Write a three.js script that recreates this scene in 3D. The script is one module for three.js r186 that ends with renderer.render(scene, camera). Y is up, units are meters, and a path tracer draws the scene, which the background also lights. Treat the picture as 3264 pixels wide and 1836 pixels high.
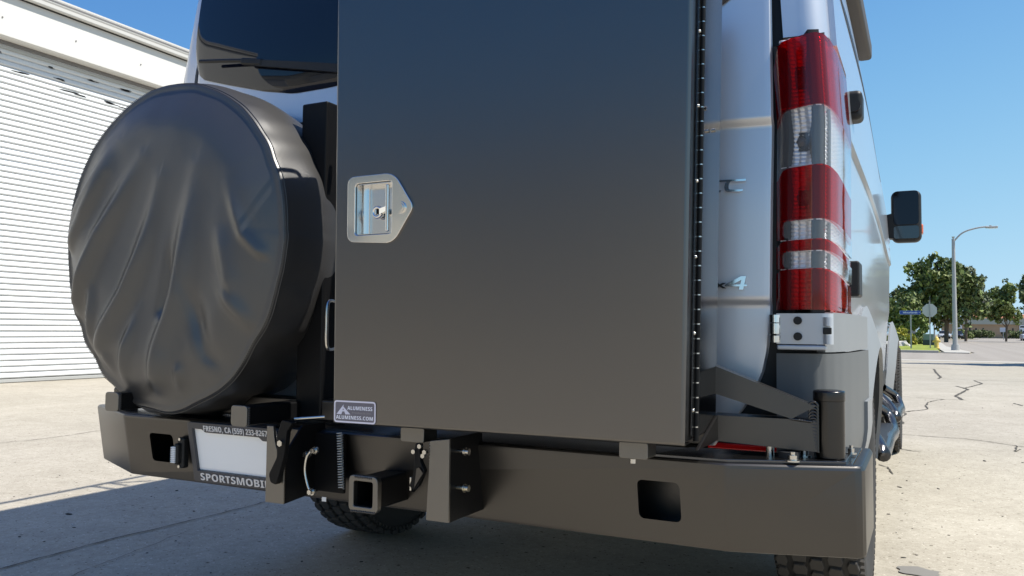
import * as THREE from 'three';
import { mergeGeometries, mergeVertices, toCreasedNormals } from 'three/addons/utils/BufferGeometryUtils.js';
import { RoundedBoxGeometry } from 'three/addons/geometries/RoundedBoxGeometry.js';
import { TextGeometry } from 'three/addons/geometries/TextGeometry.js';
import { FontLoader } from 'three/addons/loaders/FontLoader.js';
import { Brush, Evaluator, SUBTRACTION } from 'three-bvh-csg';

// ------------------------------------------------------------------ camera, sky, sun, exposure
const scene = new THREE.Scene();
const camera = new THREE.PerspectiveCamera(39.09, 1024 / 576, 0.05, 2000);
camera.position.set(1.1817, 0.85, 1.5563);
camera.rotation.order = 'YXZ';
camera.rotation.set(0.05157, 0.47122, 0.0095);
const renderer = new THREE.WebGLRenderer({ antialias: true });
renderer.toneMapping = THREE.LinearToneMapping;
renderer.toneMappingExposure = 1.45;
renderer.shadowMap.enabled = true;
const SUN = new THREE.Vector3(0.62, 1, -0.12).normalize();
{ // clear blue sky: deep at the zenith, pale at the horizon, a little paler towards the sun's side
  const W = 512, H = 256, d = new Float32Array(W * H * 4);
  for (let j = 0; j < H; j++) for (let i = 0; i < W; i++) {
    const el = ((j + 0.5) / H - 0.5) * Math.PI, az = ((i + 0.5) / W - 0.5) * 2 * Math.PI;
    const dir = new THREE.Vector3(Math.cos(el) * Math.cos(az), Math.sin(el), Math.cos(el) * Math.sin(az));
    const e = Math.max(0, dir.y), c = Math.max(0, dir.dot(SUN)), h = Math.hypot(SUN.x, SUN.z), ca = (dir.x * SUN.x + dir.z * SUN.z) / h;
    const t = Math.exp(-e * 3.6) * (0.93 + 0.5 * ca), g = Math.pow(c, 4) * 0.12;
    const k = (j * W + i) * 4;
    d[k] = 0.016 + 0.36 * t + g; d[k + 1] = 0.062 + 1.08 * t / (1 + 1.28 * t) + g; d[k + 2] = 0.26 + 2.26 * t / (1 + 4.85 * t) + g; d[k + 3] = 1;
  }
  const tx = new THREE.DataTexture(d, W, H, THREE.RGBAFormat, THREE.FloatType);
  tx.mapping = THREE.EquirectangularReflectionMapping; tx.magFilter = THREE.LinearFilter; tx.minFilter = THREE.LinearFilter; tx.needsUpdate = true;
  scene.background = tx; scene.environment = tx;
}
const sun = new THREE.DirectionalLight(new THREE.Color(1, 0.95, 0.86), 4.6);
sun.position.copy(SUN).multiplyScalar(60); sun.castShadow = true; sun.shadow.mapSize.set(4096, 4096);
Object.assign(sun.shadow.camera, { left: -40, right: 40, top: 40, bottom: -40, near: 1, far: 200 });
scene.add(sun, sun.target);

// ------------------------------------------------------------------ helpers
let seed = 7;
const rnd = () => { seed = (seed * 1664525 + 1013904223) >>> 0; return seed / 4294967296; };
const hash = (x, y) => { let h = Math.imul(x | 0, 374761393) + Math.imul(y | 0, 668265263); h = Math.imul(h ^ (h >>> 13), 1274126177); return ((h ^ (h >>> 16)) >>> 0) / 4294967296; };
const sst = (a, b, x) => { const t = Math.min(1, Math.max(0, (x - a) / (b - a))); return t * t * (3 - 2 * t); };
const lerp = (a, b, t) => a + (b - a) * t;
function vnoise(x, y, per) { const xi = Math.floor(x), yi = Math.floor(y), w = (v) => per ? ((v % per) + per) % per : v; const fx = sst(0, 1, x - xi), fy = sst(0, 1, y - yi); return lerp(lerp(hash(w(xi), w(yi)), hash(w(xi + 1), w(yi)), fx), lerp(hash(w(xi), w(yi + 1)), hash(w(xi + 1), w(yi + 1)), fx), fy); }
function table(T) { return (x) => { if (x <= T[0][0]) return T[0][1]; for (let i = 1; i < T.length; i++) if (x <= T[i][0]) return lerp(T[i - 1][1], T[i][1], (x - T[i - 1][0]) / (T[i][0] - T[i - 1][0])); return T[T.length - 1][1]; }; }
const V = (x, y, z) => new THREE.Vector3(x, y, z);
const names = {};
function uniq(n) { names[n] = (names[n] ?? -1) + 1; return names[n] ? `${n}_${String(names[n]).padStart(3, '0')}` : n; }
function mesh(name, geo, mat, parent) {
  if (Array.isArray(geo)) geo = merge(geo);
  const m = new THREE.Mesh(geo, mat); m.castShadow = m.receiveShadow = true;
  if (parent) { m.name = name; parent.add(m); } else { m.name = uniq(name); scene.add(m); }
  return m;
}
function thing(name, label, category, pos = [0, 0, 0], group) {
  const g = new THREE.Group(); g.name = uniq(name); g.position.set(...pos); g.userData = { label, category }; if (group) g.userData.group = group;
  scene.add(g); return g;
}
function part(name, parent, label) { const g = new THREE.Group(); g.name = name; if (label) g.userData.label = label; parent.add(g); return g; }
function tag(o, label, category, group) { o.userData.label = label; o.userData.category = category; if (group) o.userData.group = group; return o; }
function struct(name, geo, mat) { const m = mesh(name, geo, mat); m.userData.kind = 'structure'; return m; }
function clean(g) { const n = g.index ? g.toNonIndexed() : g; for (const k of Object.keys(n.attributes)) if (!['position', 'normal', 'uv'].includes(k)) n.deleteAttribute(k); if (!n.attributes.uv) n.setAttribute('uv', new THREE.Float32BufferAttribute(new Float32Array(n.attributes.position.count * 2), 2)); if (!n.attributes.normal) n.computeVertexNormals(); return n; }
function merge(list) { return mergeGeometries(list.map(clean)); }
function bx(w, h, d, x = 0, y = 0, z = 0, r = 0.004, rot) { const g = r > 0 ? new RoundedBoxGeometry(w, h, d, 2, Math.min(r, w * 0.45, h * 0.45, d * 0.45)) : new THREE.BoxGeometry(w, h, d); if (rot) g.applyMatrix4(new THREE.Matrix4().makeRotationFromEuler(new THREE.Euler(...rot))); return g.translate(x, y, z); }
function cyl(r1, r2, h, x = 0, y = 0, z = 0, axis = 'y', seg = 24) { const g = new THREE.CylinderGeometry(r1, r2, h, seg); if (axis === 'x') g.rotateZ(-Math.PI / 2); if (axis === 'z') g.rotateX(Math.PI / 2); return g.translate(x, y, z); }
function rod(a, b, r, seg = 12) { const A = V(...a), B = V(...b), g = new THREE.CylinderGeometry(r, r, A.distanceTo(B), seg); g.applyQuaternion(new THREE.Quaternion().setFromUnitVectors(V(0, 1, 0), B.clone().sub(A).normalize())); const m = A.add(B).multiplyScalar(0.5); return g.translate(m.x, m.y, m.z); }
function tube(pts, r, n = 40, seg = 8, closed = false) { return new THREE.TubeGeometry(new THREE.CatmullRomCurve3(pts.map((p) => V(...p)), closed, 'centripetal'), n, r, seg, closed); }
function extr(poly, depth, bev = 0, holes = [], seg = 2, curveSegments = 8) { const s = poly instanceof THREE.Shape ? poly : new THREE.Shape(poly.map((p) => new THREE.Vector2(...p))); for (const h of holes) s.holes.push(h instanceof THREE.Path ? h : new THREE.Path(h.map((p) => new THREE.Vector2(...p)))); return new THREE.ExtrudeGeometry(s, { depth, bevelEnabled: bev > 0, bevelThickness: bev, bevelSize: bev, bevelOffset: -bev, bevelSegments: seg, curveSegments }); }
function rrect(x0, y0, x1, y1, r, P = THREE.Shape) { const s = new P(); s.moveTo(x0 + r, y0); s.lineTo(x1 - r, y0); s.quadraticCurveTo(x1, y0, x1, y0 + r); s.lineTo(x1, y1 - r); s.quadraticCurveTo(x1, y1, x1 - r, y1); s.lineTo(x0 + r, y1); s.quadraticCurveTo(x0, y1, x0, y1 - r); s.lineTo(x0, y0 + r); s.quadraticCurveTo(x0, y0, x0 + r, y0); return s; }
// polygon with rounded corners
function rpoly(pts, r, P = THREE.Shape) { const s = new P(), n = pts.length; for (let i = 0; i < n; i++) { const p = new THREE.Vector2(...pts[i]), a = new THREE.Vector2(...pts[(i + n - 1) % n]), b = new THREE.Vector2(...pts[(i + 1) % n]); const rr = Array.isArray(r) ? r[i] : r; const pa = p.clone().add(a.clone().sub(p).setLength(rr)), pb = p.clone().add(b.clone().sub(p).setLength(rr)); if (i) s.lineTo(pa.x, pa.y); else s.moveTo(pa.x, pa.y); s.quadraticCurveTo(p.x, p.y, pb.x, pb.y); } s.closePath(); return s; }
// eight-cornered block: front four corners (ccw seen from outside) and the four behind them
function hexa(f, b) { const q = [[f[0], f[1], f[2], f[3]], [b[1], b[0], b[3], b[2]], [f[1], b[1], b[2], f[2]], [b[0], f[0], f[3], b[3]], [f[3], f[2], b[2], b[3]], [b[0], b[1], f[1], f[0]]]; const p = []; for (const [a, c, d, e] of q) p.push(...a, ...c, ...d, ...a, ...d, ...e); const g = new THREE.BufferGeometry(); g.setAttribute('position', new THREE.Float32BufferAttribute(p, 3)); g.computeVertexNormals(); return clean(g); }
// closed shell over a parametric patch fn(u,v) -> [x,y,z]; u, v run over the given stations
function shell(fn, us, vs, thick, keep) {
  const U = us.length, Vn = vs.length, P = [], N = [];
  const e = 1e-3;
  for (const v of vs) for (const u of us) P.push(V(...fn(u, v)));
  for (let j = 0; j < Vn; j++) for (let i = 0; i < U; i++) {
    const a = P[j * U + Math.min(U - 1, i + 1)].clone().sub(P[j * U + Math.max(0, i - 1)]), b = P[Math.min(Vn - 1, j + 1) * U + i].clone().sub(P[Math.max(0, j - 1) * U + i]);
    N.push(a.cross(b).normalize());
  }
  const I = P.map((p, k) => p.clone().addScaledVector(N[k], -thick)), pos = [], nor = [], uv = [];
  const push = (p, n, k) => { pos.push(p.x, p.y, p.z); nor.push(n.x, n.y, n.z); uv.push(us[k % U], vs[(k / U) | 0]); };
  const ok = (i, j) => i >= 0 && j >= 0 && i < U - 1 && j < Vn - 1 && (!keep || keep((us[i] + us[i + 1]) / 2, (vs[j] + vs[j + 1]) / 2));
  const edge = (a, b) => { const n = P[b].clone().sub(P[a]).cross(N[a]).normalize(); for (const [p, k] of [[P[a], a], [I[a], a], [I[b], b], [P[a], a], [I[b], b], [P[b], b]]) push(p, n, k); };
  for (let j = 0; j < Vn - 1; j++) for (let i = 0; i < U - 1; i++) {
    if (!ok(i, j)) continue;
    const a = j * U + i, b = a + 1, c = a + U + 1, d = a + U;
    for (const k of [a, b, c, a, c, d]) push(P[k], N[k], k);
    for (const k of [a, c, b, a, d, c]) push(I[k], N[k].clone().negate(), k);
    if (!ok(i, j - 1)) edge(a, b); if (!ok(i + 1, j)) edge(b, c); if (!ok(i, j + 1)) edge(c, d); if (!ok(i - 1, j)) edge(d, a);
  }
  const g = new THREE.BufferGeometry(); g.setAttribute('position', new THREE.Float32BufferAttribute(pos, 3)); g.setAttribute('normal', new THREE.Float32BufferAttribute(nor, 3)); g.setAttribute('uv', new THREE.Float32BufferAttribute(uv, 2)); return g;
}
const range = (a, b, n) => Array.from({ length: n + 1 }, (_, i) => lerp(a, b, i / n));

// ------------------------------------------------------------------ textures and materials
function dataTex(n, fn, srgb, rep = 1) { const d = new Uint8Array(n * n * 4); for (let j = 0; j < n; j++) for (let i = 0; i < n; i++) { const c = fn(i, j); const k = (j * n + i) * 4; d[k] = c[0]; d[k + 1] = c[1]; d[k + 2] = c[2]; d[k + 3] = 255; } const t = new THREE.DataTexture(d, n, n); t.wrapS = t.wrapT = THREE.RepeatWrapping; t.magFilter = THREE.LinearFilter; t.minFilter = THREE.LinearMipmapLinearFilter; t.generateMipmaps = true; t.repeat.set(rep, rep); if (srgb) t.colorSpace = THREE.SRGBColorSpace; t.needsUpdate = true; return t; }
function canvasTex(w, h, draw) { const c = document.createElement('canvas'); c.width = w; c.height = h; draw(c.getContext('2d')); const t = new THREE.CanvasTexture(c); t.colorSpace = THREE.SRGBColorSpace; t.anisotropy = 8; return t; }
const clampB = (v) => Math.max(0, Math.min(255, v));
const concreteTex = dataTex(1024, (i, j) => { // 3 m tile: sandy cement, blotches, aggregate specks
  const a = vnoise(i / 128, j / 128, 8), b = vnoise(i / 32, j / 32, 32), c = vnoise(i / 6 + 40, j / 6, 170.667 | 0), h = hash(i, j), sp = hash(i >> 1, j >> 1), sp2 = hash((i >> 2) + 911, (j >> 2) + 77);
  let v = 165 + (a - 0.5) * 8 + (b - 0.5) * 9 + (c - 0.5) * 13 + (h - 0.5) * 24; if (sp > 0.992) v -= 62; else if (sp < 0.006) v += 40; if (sp2 > 0.9982) v -= 75;
  return [clampB(v + 3), clampB(v - 4), clampB(v - 18)]; }, true);
const concreteBump = dataTex(512, (i, j) => { const v = 128 + (hash(i, j) - 0.5) * 80 + (vnoise(i / 8, j / 8, 64) - 0.5) * 120; return [v, v, v].map(clampB); });
const asphaltTex = dataTex(512, (i, j) => { const v = 143 + (vnoise(i / 64, j / 64, 8) - 0.5) * 18 + (hash(i, j) - 0.5) * 40; return [clampB(v + 5), clampB(v - 2), clampB(v - 12)]; }, true);
const grainBump = dataTex(256, (i, j) => { const v = 128 + (hash(i, j) - 0.5) * 90 + (vnoise(i / 4, j / 4, 64) - 0.5) * 100; return [v, v, v].map(clampB); });
const smudgeRough = dataTex(512, (i, j) => { const v = 128 + (vnoise(i / 64, j / 40, 8) - 0.5) * 26 + (vnoise(i / 11, j / 17, 46) - 0.5) * 16; return [v, v, v].map(clampB); });
const grassTex = dataTex(256, (i, j) => { const a = hash(i, j), b = vnoise(i / 20, j / 20, 12); return [clampB(92 + a * 44 + b * 34), clampB(108 + a * 40 + b * 26), clampB(36 + a * 22)]; }, true);
const M = {};
const std = (o) => new THREE.MeshStandardMaterial(o), phy = (o) => new THREE.MeshPhysicalMaterial(o);
const rgb = (r, g = r, b = r) => new THREE.Color().setRGB(r, g, b);
M.concrete = std({ map: concreteTex, roughness: 0.93, bumpMap: concreteBump, bumpScale: 0.0015, vertexColors: true });
M.slab = std({ color: rgb(0.42, 0.40, 0.35), roughness: 0.92 });
M.crack = std({ color: rgb(0.075, 0.068, 0.055), roughness: 1 });
M.stain = std({ color: rgb(0.2, 0.19, 0.17), roughness: 0.8 });
M.asphalt = std({ map: asphaltTex, roughness: 0.95 });
M.soil = std({ color: rgb(0.24, 0.21, 0.15), roughness: 1 });
M.grass = std({ map: grassTex, roughness: 1 });
M.satin = std({ color: rgb(0.155, 0.148, 0.142), metalness: 1, roughness: 0.28 });
M.satinPost = std({ color: rgb(0.062, 0.060, 0.058), metalness: 1, roughness: 0.27 });
M.satinBumper = std({ color: rgb(0.098, 0.093, 0.088), metalness: 1, roughness: 0.36 });
M.satinGloss = std({ color: rgb(0.12, 0.12, 0.125), metalness: 1, roughness: 0.27 });
M.boxSide = std({ color: rgb(0.17, 0.172, 0.178), metalness: 1, roughness: 0.16 });
M.satinPlate = std({ color: rgb(0.20, 0.19, 0.175), metalness: 1, roughness: 0.42 });
M.blackMetal = phy({ color: rgb(0.006, 0.006, 0.0065), roughness: 0.42, specularIntensity: 0.32 });
M.blackPlastic = phy({ color: rgb(0.012), roughness: 0.48, specularIntensity: 0.7 });
M.greyPlastic = phy({ color: rgb(0.115, 0.12, 0.12), roughness: 0.5, specularIntensity: 0.7 });
M.greyFlare = phy({ color: rgb(0.22, 0.23, 0.235), roughness: 0.5, clearcoat: 0.2, clearcoatRoughness: 0.35 });
M.rubber = std({ color: rgb(0.028, 0.027, 0.026), roughness: 0.8 });
M.tread = std({ color: rgb(0.055, 0.05, 0.045), roughness: 0.9 });
M.silver = phy({ color: rgb(0.64, 0.655, 0.69), metalness: 0.62, roughness: 0.36, clearcoat: 0.8, clearcoatRoughness: 0.08 });
M.hinge = phy({ color: rgb(0.50, 0.52, 0.55), metalness: 0.45, roughness: 0.4, clearcoat: 0.6, clearcoatRoughness: 0.2 });
M.glassDark = phy({ color: rgb(0.004, 0.006, 0.014), roughness: 0.03, ior: 1.5, clearcoat: 0 });
M.chrome = std({ color: rgb(0.80, 0.79, 0.77), metalness: 1, roughness: 0.09 });
M.steel = std({ color: rgb(0.62, 0.6, 0.56), metalness: 1, roughness: 0.24 });
M.zinc = std({ color: rgb(0.66, 0.62, 0.5), metalness: 1, roughness: 0.35 });
M.vinyl = phy({ color: rgb(0.030, 0.029, 0.029), roughness: 0.40, ior: 1.85, bumpMap: grainBump, bumpScale: 0.00012 });
M.thread = std({ color: rgb(0.012), roughness: 0.8 });
M.redLens = phy({ color: rgb(0.80, 0.008, 0.02), roughness: 0.06, transmission: 0.92, thickness: 0, ior: 1.5 });
M.clearLens = phy({ color: rgb(0.95, 0.95, 0.96), roughness: 0.05, transmission: 0.95, thickness: 0, ior: 1.5 });
M.reflector = std({ color: rgb(0.88), metalness: 0.5, roughness: 0.24 });
M.reflectorWhite = std({ color: rgb(0.93), metalness: 0.55, roughness: 0.22 });
M.redSolid = phy({ color: rgb(0.78, 0.015, 0.018), roughness: 0.15, clearcoat: 1, clearcoatRoughness: 0.05 });
M.white = std({ color: rgb(0.84), roughness: 0.6 });
M.plateWhite = std({ color: rgb(0.95), roughness: 0.45 });
M.frameDark = phy({ color: rgb(0.05, 0.05, 0.058), roughness: 0.4 });
M.letter = std({ color: rgb(0.66, 0.66, 0.68), roughness: 0.35, metalness: 0.2 });
M.wallWhite = std({ color: rgb(0.64, 0.63, 0.595), roughness: 0.85 });
M.trimWhite = std({ color: rgb(0.58, 0.57, 0.54), roughness: 0.6 });
M.doorWhite = std({ color: rgb(0.66, 0.67, 0.67), roughness: 0.5 });
M.trimGrey = std({ color: rgb(0.17, 0.165, 0.165), roughness: 0.6 });
M.galv = std({ color: rgb(0.42, 0.42, 0.40), roughness: 0.6, metalness: 0.15 });
M.bark = std({ color: rgb(0.16, 0.12, 0.085), roughness: 1 });
M.leafV = std({ vertexColors: true, roughness: 0.75, side: THREE.DoubleSide });
M.rock = std({ color: rgb(0.46, 0.44, 0.40), roughness: 0.95 });
M.signBlue = std({ color: rgb(0.015, 0.06, 0.33), roughness: 0.4 });
M.hydrant = std({ color: rgb(0.70, 0.52, 0.12), roughness: 0.5 });
M.tan = std({ color: rgb(0.45, 0.31, 0.19), roughness: 0.9 });
M.fascia = std({ color: rgb(0.46, 0.45, 0.36), roughness: 0.9 });
M.tile = std({ color: rgb(0.38, 0.16, 0.09), roughness: 0.9 });
M.brown = std({ color: rgb(0.17, 0.12, 0.09), roughness: 0.9 });
M.winDark = phy({ color: rgb(0.015, 0.018, 0.02), roughness: 0.1 });
M.cabGreen = std({ color: rgb(0.16, 0.23, 0.19), roughness: 0.6 });
M.carWhite = phy({ color: rgb(0.78), roughness: 0.35, clearcoat: 1, clearcoatRoughness: 0.05 });
M.carDark = phy({ color: rgb(0.03, 0.032, 0.04), roughness: 0.35, clearcoat: 1, clearcoatRoughness: 0.05 });
M.carBlue = phy({ color: rgb(0.03, 0.05, 0.12), roughness: 0.35, clearcoat: 1, clearcoatRoughness: 0.05 });
M.headlamp = phy({ color: rgb(0.75), roughness: 0.1, clearcoat: 1 });
M.amber = phy({ color: rgb(0.75, 0.16, 0.06), roughness: 0.15, clearcoat: 1 });
const font = await new FontLoader().loadAsync('fonts/droid/droid_sans_bold.typeface.json');

// ------------------------------------------------------------------ the ground
struct('ground', new THREE.PlaneGeometry(2400, 2400).rotateX(-Math.PI / 2).translate(0, -0.03, 0), M.soil);
{ // concrete lot, in one sheet, tone patches grow out of noise
  const g = new THREE.PlaneGeometry(112, 96, 112, 96).rotateX(-Math.PI / 2).translate(4, 0, 20), p = g.attributes.position, uv = [], col = [];
  for (let i = 0; i < p.count; i++) { const x = p.getX(i), z = p.getZ(i); uv.push(x / 3, z / 3); const v = 0.93 + 0.06 * vnoise(x / 2.3 + 50, z / 3.1 + 50) + 0.07 * vnoise(x / 7 + 9, z / 6 + 90) - 0.03; col.push(v, v * (0.985 + 0.02 * vnoise(x / 4, z / 4 + 20)), v * (0.96 + 0.04 * vnoise(x / 5 + 7, z / 5))); }
  g.setAttribute('uv', new THREE.Float32BufferAttribute(uv, 2)); g.setAttribute('color', new THREE.Float32BufferAttribute(col, 3));
  const lot = struct('concrete_lot', g, M.concrete);
  const cracks = [[[-1.71, -0.17], [-1.7, -0.2], [-1.71, -0.34], [-1.71, -0.46], [-1.72, -0.54], [-1.72, -0.7], [-1.7, -0.89], [-1.69, -1.19], [-1.69, -1.47], [-1.67, -1.81], [-1.63, -2.24]], [[-4.83, -1.87], [-4.77, -2.02], [-4.72, -2.25], [-4.74, -2.53], [-4.8, -2.81], [-4.84, -3.09]], [[-1.35, -0.12], [-1.42, -0.3], [-1.49, -0.58], [-1.58, -0.93]], [[0.76, -6.1], [0.91, -6.09], [1.1, -6.06], [1.27, -6.03], [1.45, -6.04], [1.6, -5.94], [1.75, -5.8], [1.83, -5.73], [1.95, -5.62]], [[0.61, -10.7], [0.73, -10.65], [1.01, -10.58], [1.25, -10.49], [1.4, -10.47], [1.66, -10.47]], [[0.13, -21.28], [0.36, -21.23], [0.96, -20.83], [1.74, -20.92]], [[1.45, -15.89], [1.77, -15.81], [2.14, -15.78], [2.76, -15.82], [3.06, -15.81]], [[0.93, -5.41], [0.95, -5.75], [0.93, -5.98], [0.97, -6.19], [0.93, -6.65], [0.98, -7.06], [0.93, -7.45], [0.99, -8.03], [0.95, -8.21], [1.04, -8.44], [1.15, -8.66], [1.2, -8.8], [1.17, -9.13], [1.19, -9.77], [1.3, -10.23], [1.4, -10.47]], [[1.62, -13.59], [1.7, -13.19], [1.75, -12.81], [1.64, -11.95], [1.53, -11.18], [1.6, -10.46]], [[1.69, -12.97], [2.04, -14.61], [1.96, -15.65]], [[1.35, -20.61], [1.38, -18.35], [1.44, -16.54], [1.39, -15.85]], [[0.93, -5.36], [1.01, -5.11], [1.09, -5.04], [1.17, -5.07]], [[2.14, -10.26], [2.18, -10.02], [2.21, -9.87]], [[0.9, -4.25], [0.95, -4.17], [1.0, -3.87]], [[1.79, -5.77], [1.75, -5.41], [1.81, -5.59]]];
  cracks.forEach((c, ci) => { // a ribbon with ragged edges, wider with distance because far cracks here are spalled
    const wide = [0.0035, 0.004, 0.0014, 0.006, 0.007, 0.02, 0.012, 0.009, 0.018, 0.016, 0.02, 0.006, 0.012, 0.004, 0.006][ci], L = [], R = [];
    for (let i = 0; i < c.length - 1; i++) { const n = Math.max(3, Math.round(Math.hypot(c[i + 1][0] - c[i][0], c[i + 1][1] - c[i][1]) / 0.03)); const dx = c[i + 1][0] - c[i][0], dz = c[i + 1][1] - c[i][1], l = Math.hypot(dx, dz); for (let k = 0; k < n; k++) { const t = k / n, j = (vnoise(i * 9 + k * 0.6, ci * 7) - 0.5) * 0.018 * Math.min(1, l * 3), w = wide * (0.35 + 1.2 * vnoise(i * 13 + k * 0.9, ci + 3)); const x = lerp(c[i][0], c[i + 1][0], t) - dz / l * j, z = lerp(c[i][1], c[i + 1][1], t) + dx / l * j; L.push([x - dz / l * w, z + dx / l * w]); R.push([x + dz / l * w, z - dx / l * w]); } }
    const pos = []; for (let i = 0; i < L.length - 1; i++) { const q = [L[i], R[i], R[i + 1], L[i], R[i + 1], L[i + 1]]; for (const a of q) pos.push(a[0], 0.004, a[1]); }
    const cg = new THREE.BufferGeometry(); cg.setAttribute('position', new THREE.Float32BufferAttribute(pos, 3)); cg.computeVertexNormals(); mesh('crack', clean(cg), M.crack, lot);
  });
  const st = new THREE.CircleGeometry(0.055, 24); { const q = st.attributes.position; for (let i = 1; i < q.count; i++) { const s = 0.75 + 0.45 * vnoise(i * 0.7, 3); q.setXY(i, q.getX(i) * s * 1.3, q.getY(i) * s); } } st.rotateX(-Math.PI / 2).translate(1.143, 0.004, -1.73); mesh('stain', st, M.stain, lot);
}
{ // crumbs, leaf bits and grit lying on the concrete
  const N = 900, im = new THREE.InstancedMesh(new THREE.DodecahedronGeometry(1, 0), std({ roughness: 1 }), N); im.name = 'grit'; im.castShadow = im.receiveShadow = true;
  const m = new THREE.Matrix4(), q = new THREE.Quaternion(); for (let i = 0; i < N; i++) { const near = i < 560; const x = near ? -3.4 + rnd() * 4.6 : 0.9 + rnd() * 2.4, z = near ? 0.1 - Math.pow(rnd(), 1.2) * 4 : -1.2 - rnd() * 9; const s = 0.0012 + Math.pow(rnd(), 3) * (rnd() > 0.9 ? 0.009 : 0.004); q.setFromEuler(new THREE.Euler(0, rnd() * 6, 0)); m.compose(V(x, 0.0015, z), q, V(s * (1 + 1.6 * rnd()), s * 0.5, s)); im.setMatrixAt(i, m); const d = rnd(); const c = d > 0.75 ? 0.5 + 0.2 * rnd() : 0.03 + 0.07 * rnd(); im.setColorAt(i, rgb(c, c * 0.93, c * 0.82)); }
  im.userData = { kind: 'stuff', label: 'dark and pale grit and leaf crumbs scattered on the concrete', category: 'grit' }; scene.add(im);
}
// cross street beyond the lot, side street, pavement and lawn
struct('cross_street', new THREE.PlaneGeometry(300, 11.6).rotateX(-Math.PI / 2).translate(0, -0.004, -33.8), (() => { const m = M.asphalt.clone(); m.map = asphaltTex.clone(); m.map.repeat.set(150, 6); return m; })());
struct('lot_gutter', new THREE.PlaneGeometry(112, 1.2).rotateX(-Math.PI / 2).translate(4, 0.004, -27.7), M.slab);
{ const s = new THREE.Shape([[2.9, -39.6], [3.2, -41.5], [2.4, -60], [2.6, -104], [9, -150], [9, -205], [60, -205], [60, -39.6]].map((p) => new THREE.Vector2(p[0], -p[1]))); const g = new THREE.ShapeGeometry(s).rotateX(-Math.PI / 2).translate(0, -0.006, 0); const uv = g.attributes.uv, p = g.attributes.position; for (let i = 0; i < p.count; i++) uv.setXY(i, p.getX(i) / 2, p.getZ(i) / 2); struct('side_street', g, M.asphalt); }
{ const s = new THREE.Shape([[1.95, 40.2], [1.7, 60], [1.9, 104], [2.6, 104], [2.4, 60], [3.05, 42], [2.9, 39.7], [1.5, 39.7]].map((p) => new THREE.Vector2(...p))); struct('pavement', new THREE.ExtrudeGeometry(s, { depth: 0.03, bevelEnabled: false }).rotateX(-Math.PI / 2), M.slab); }
struct('kerb', [bx(40, 0.14, 0.16, -18.3, 0.04, -39.6, 0.02)], M.slab);
{ const s = new THREE.Shape([[-60, 39.75], [1.2, 39.75], [1.75, 40.6], [1.65, 60], [1.8, 104], [-60, 104]].map((p) => new THREE.Vector2(...p))); const g = new THREE.ExtrudeGeometry(s, { depth: 0.09, bevelEnabled: false }).rotateX(-Math.PI / 2); struct('lawn', g, M.grass); }

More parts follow.
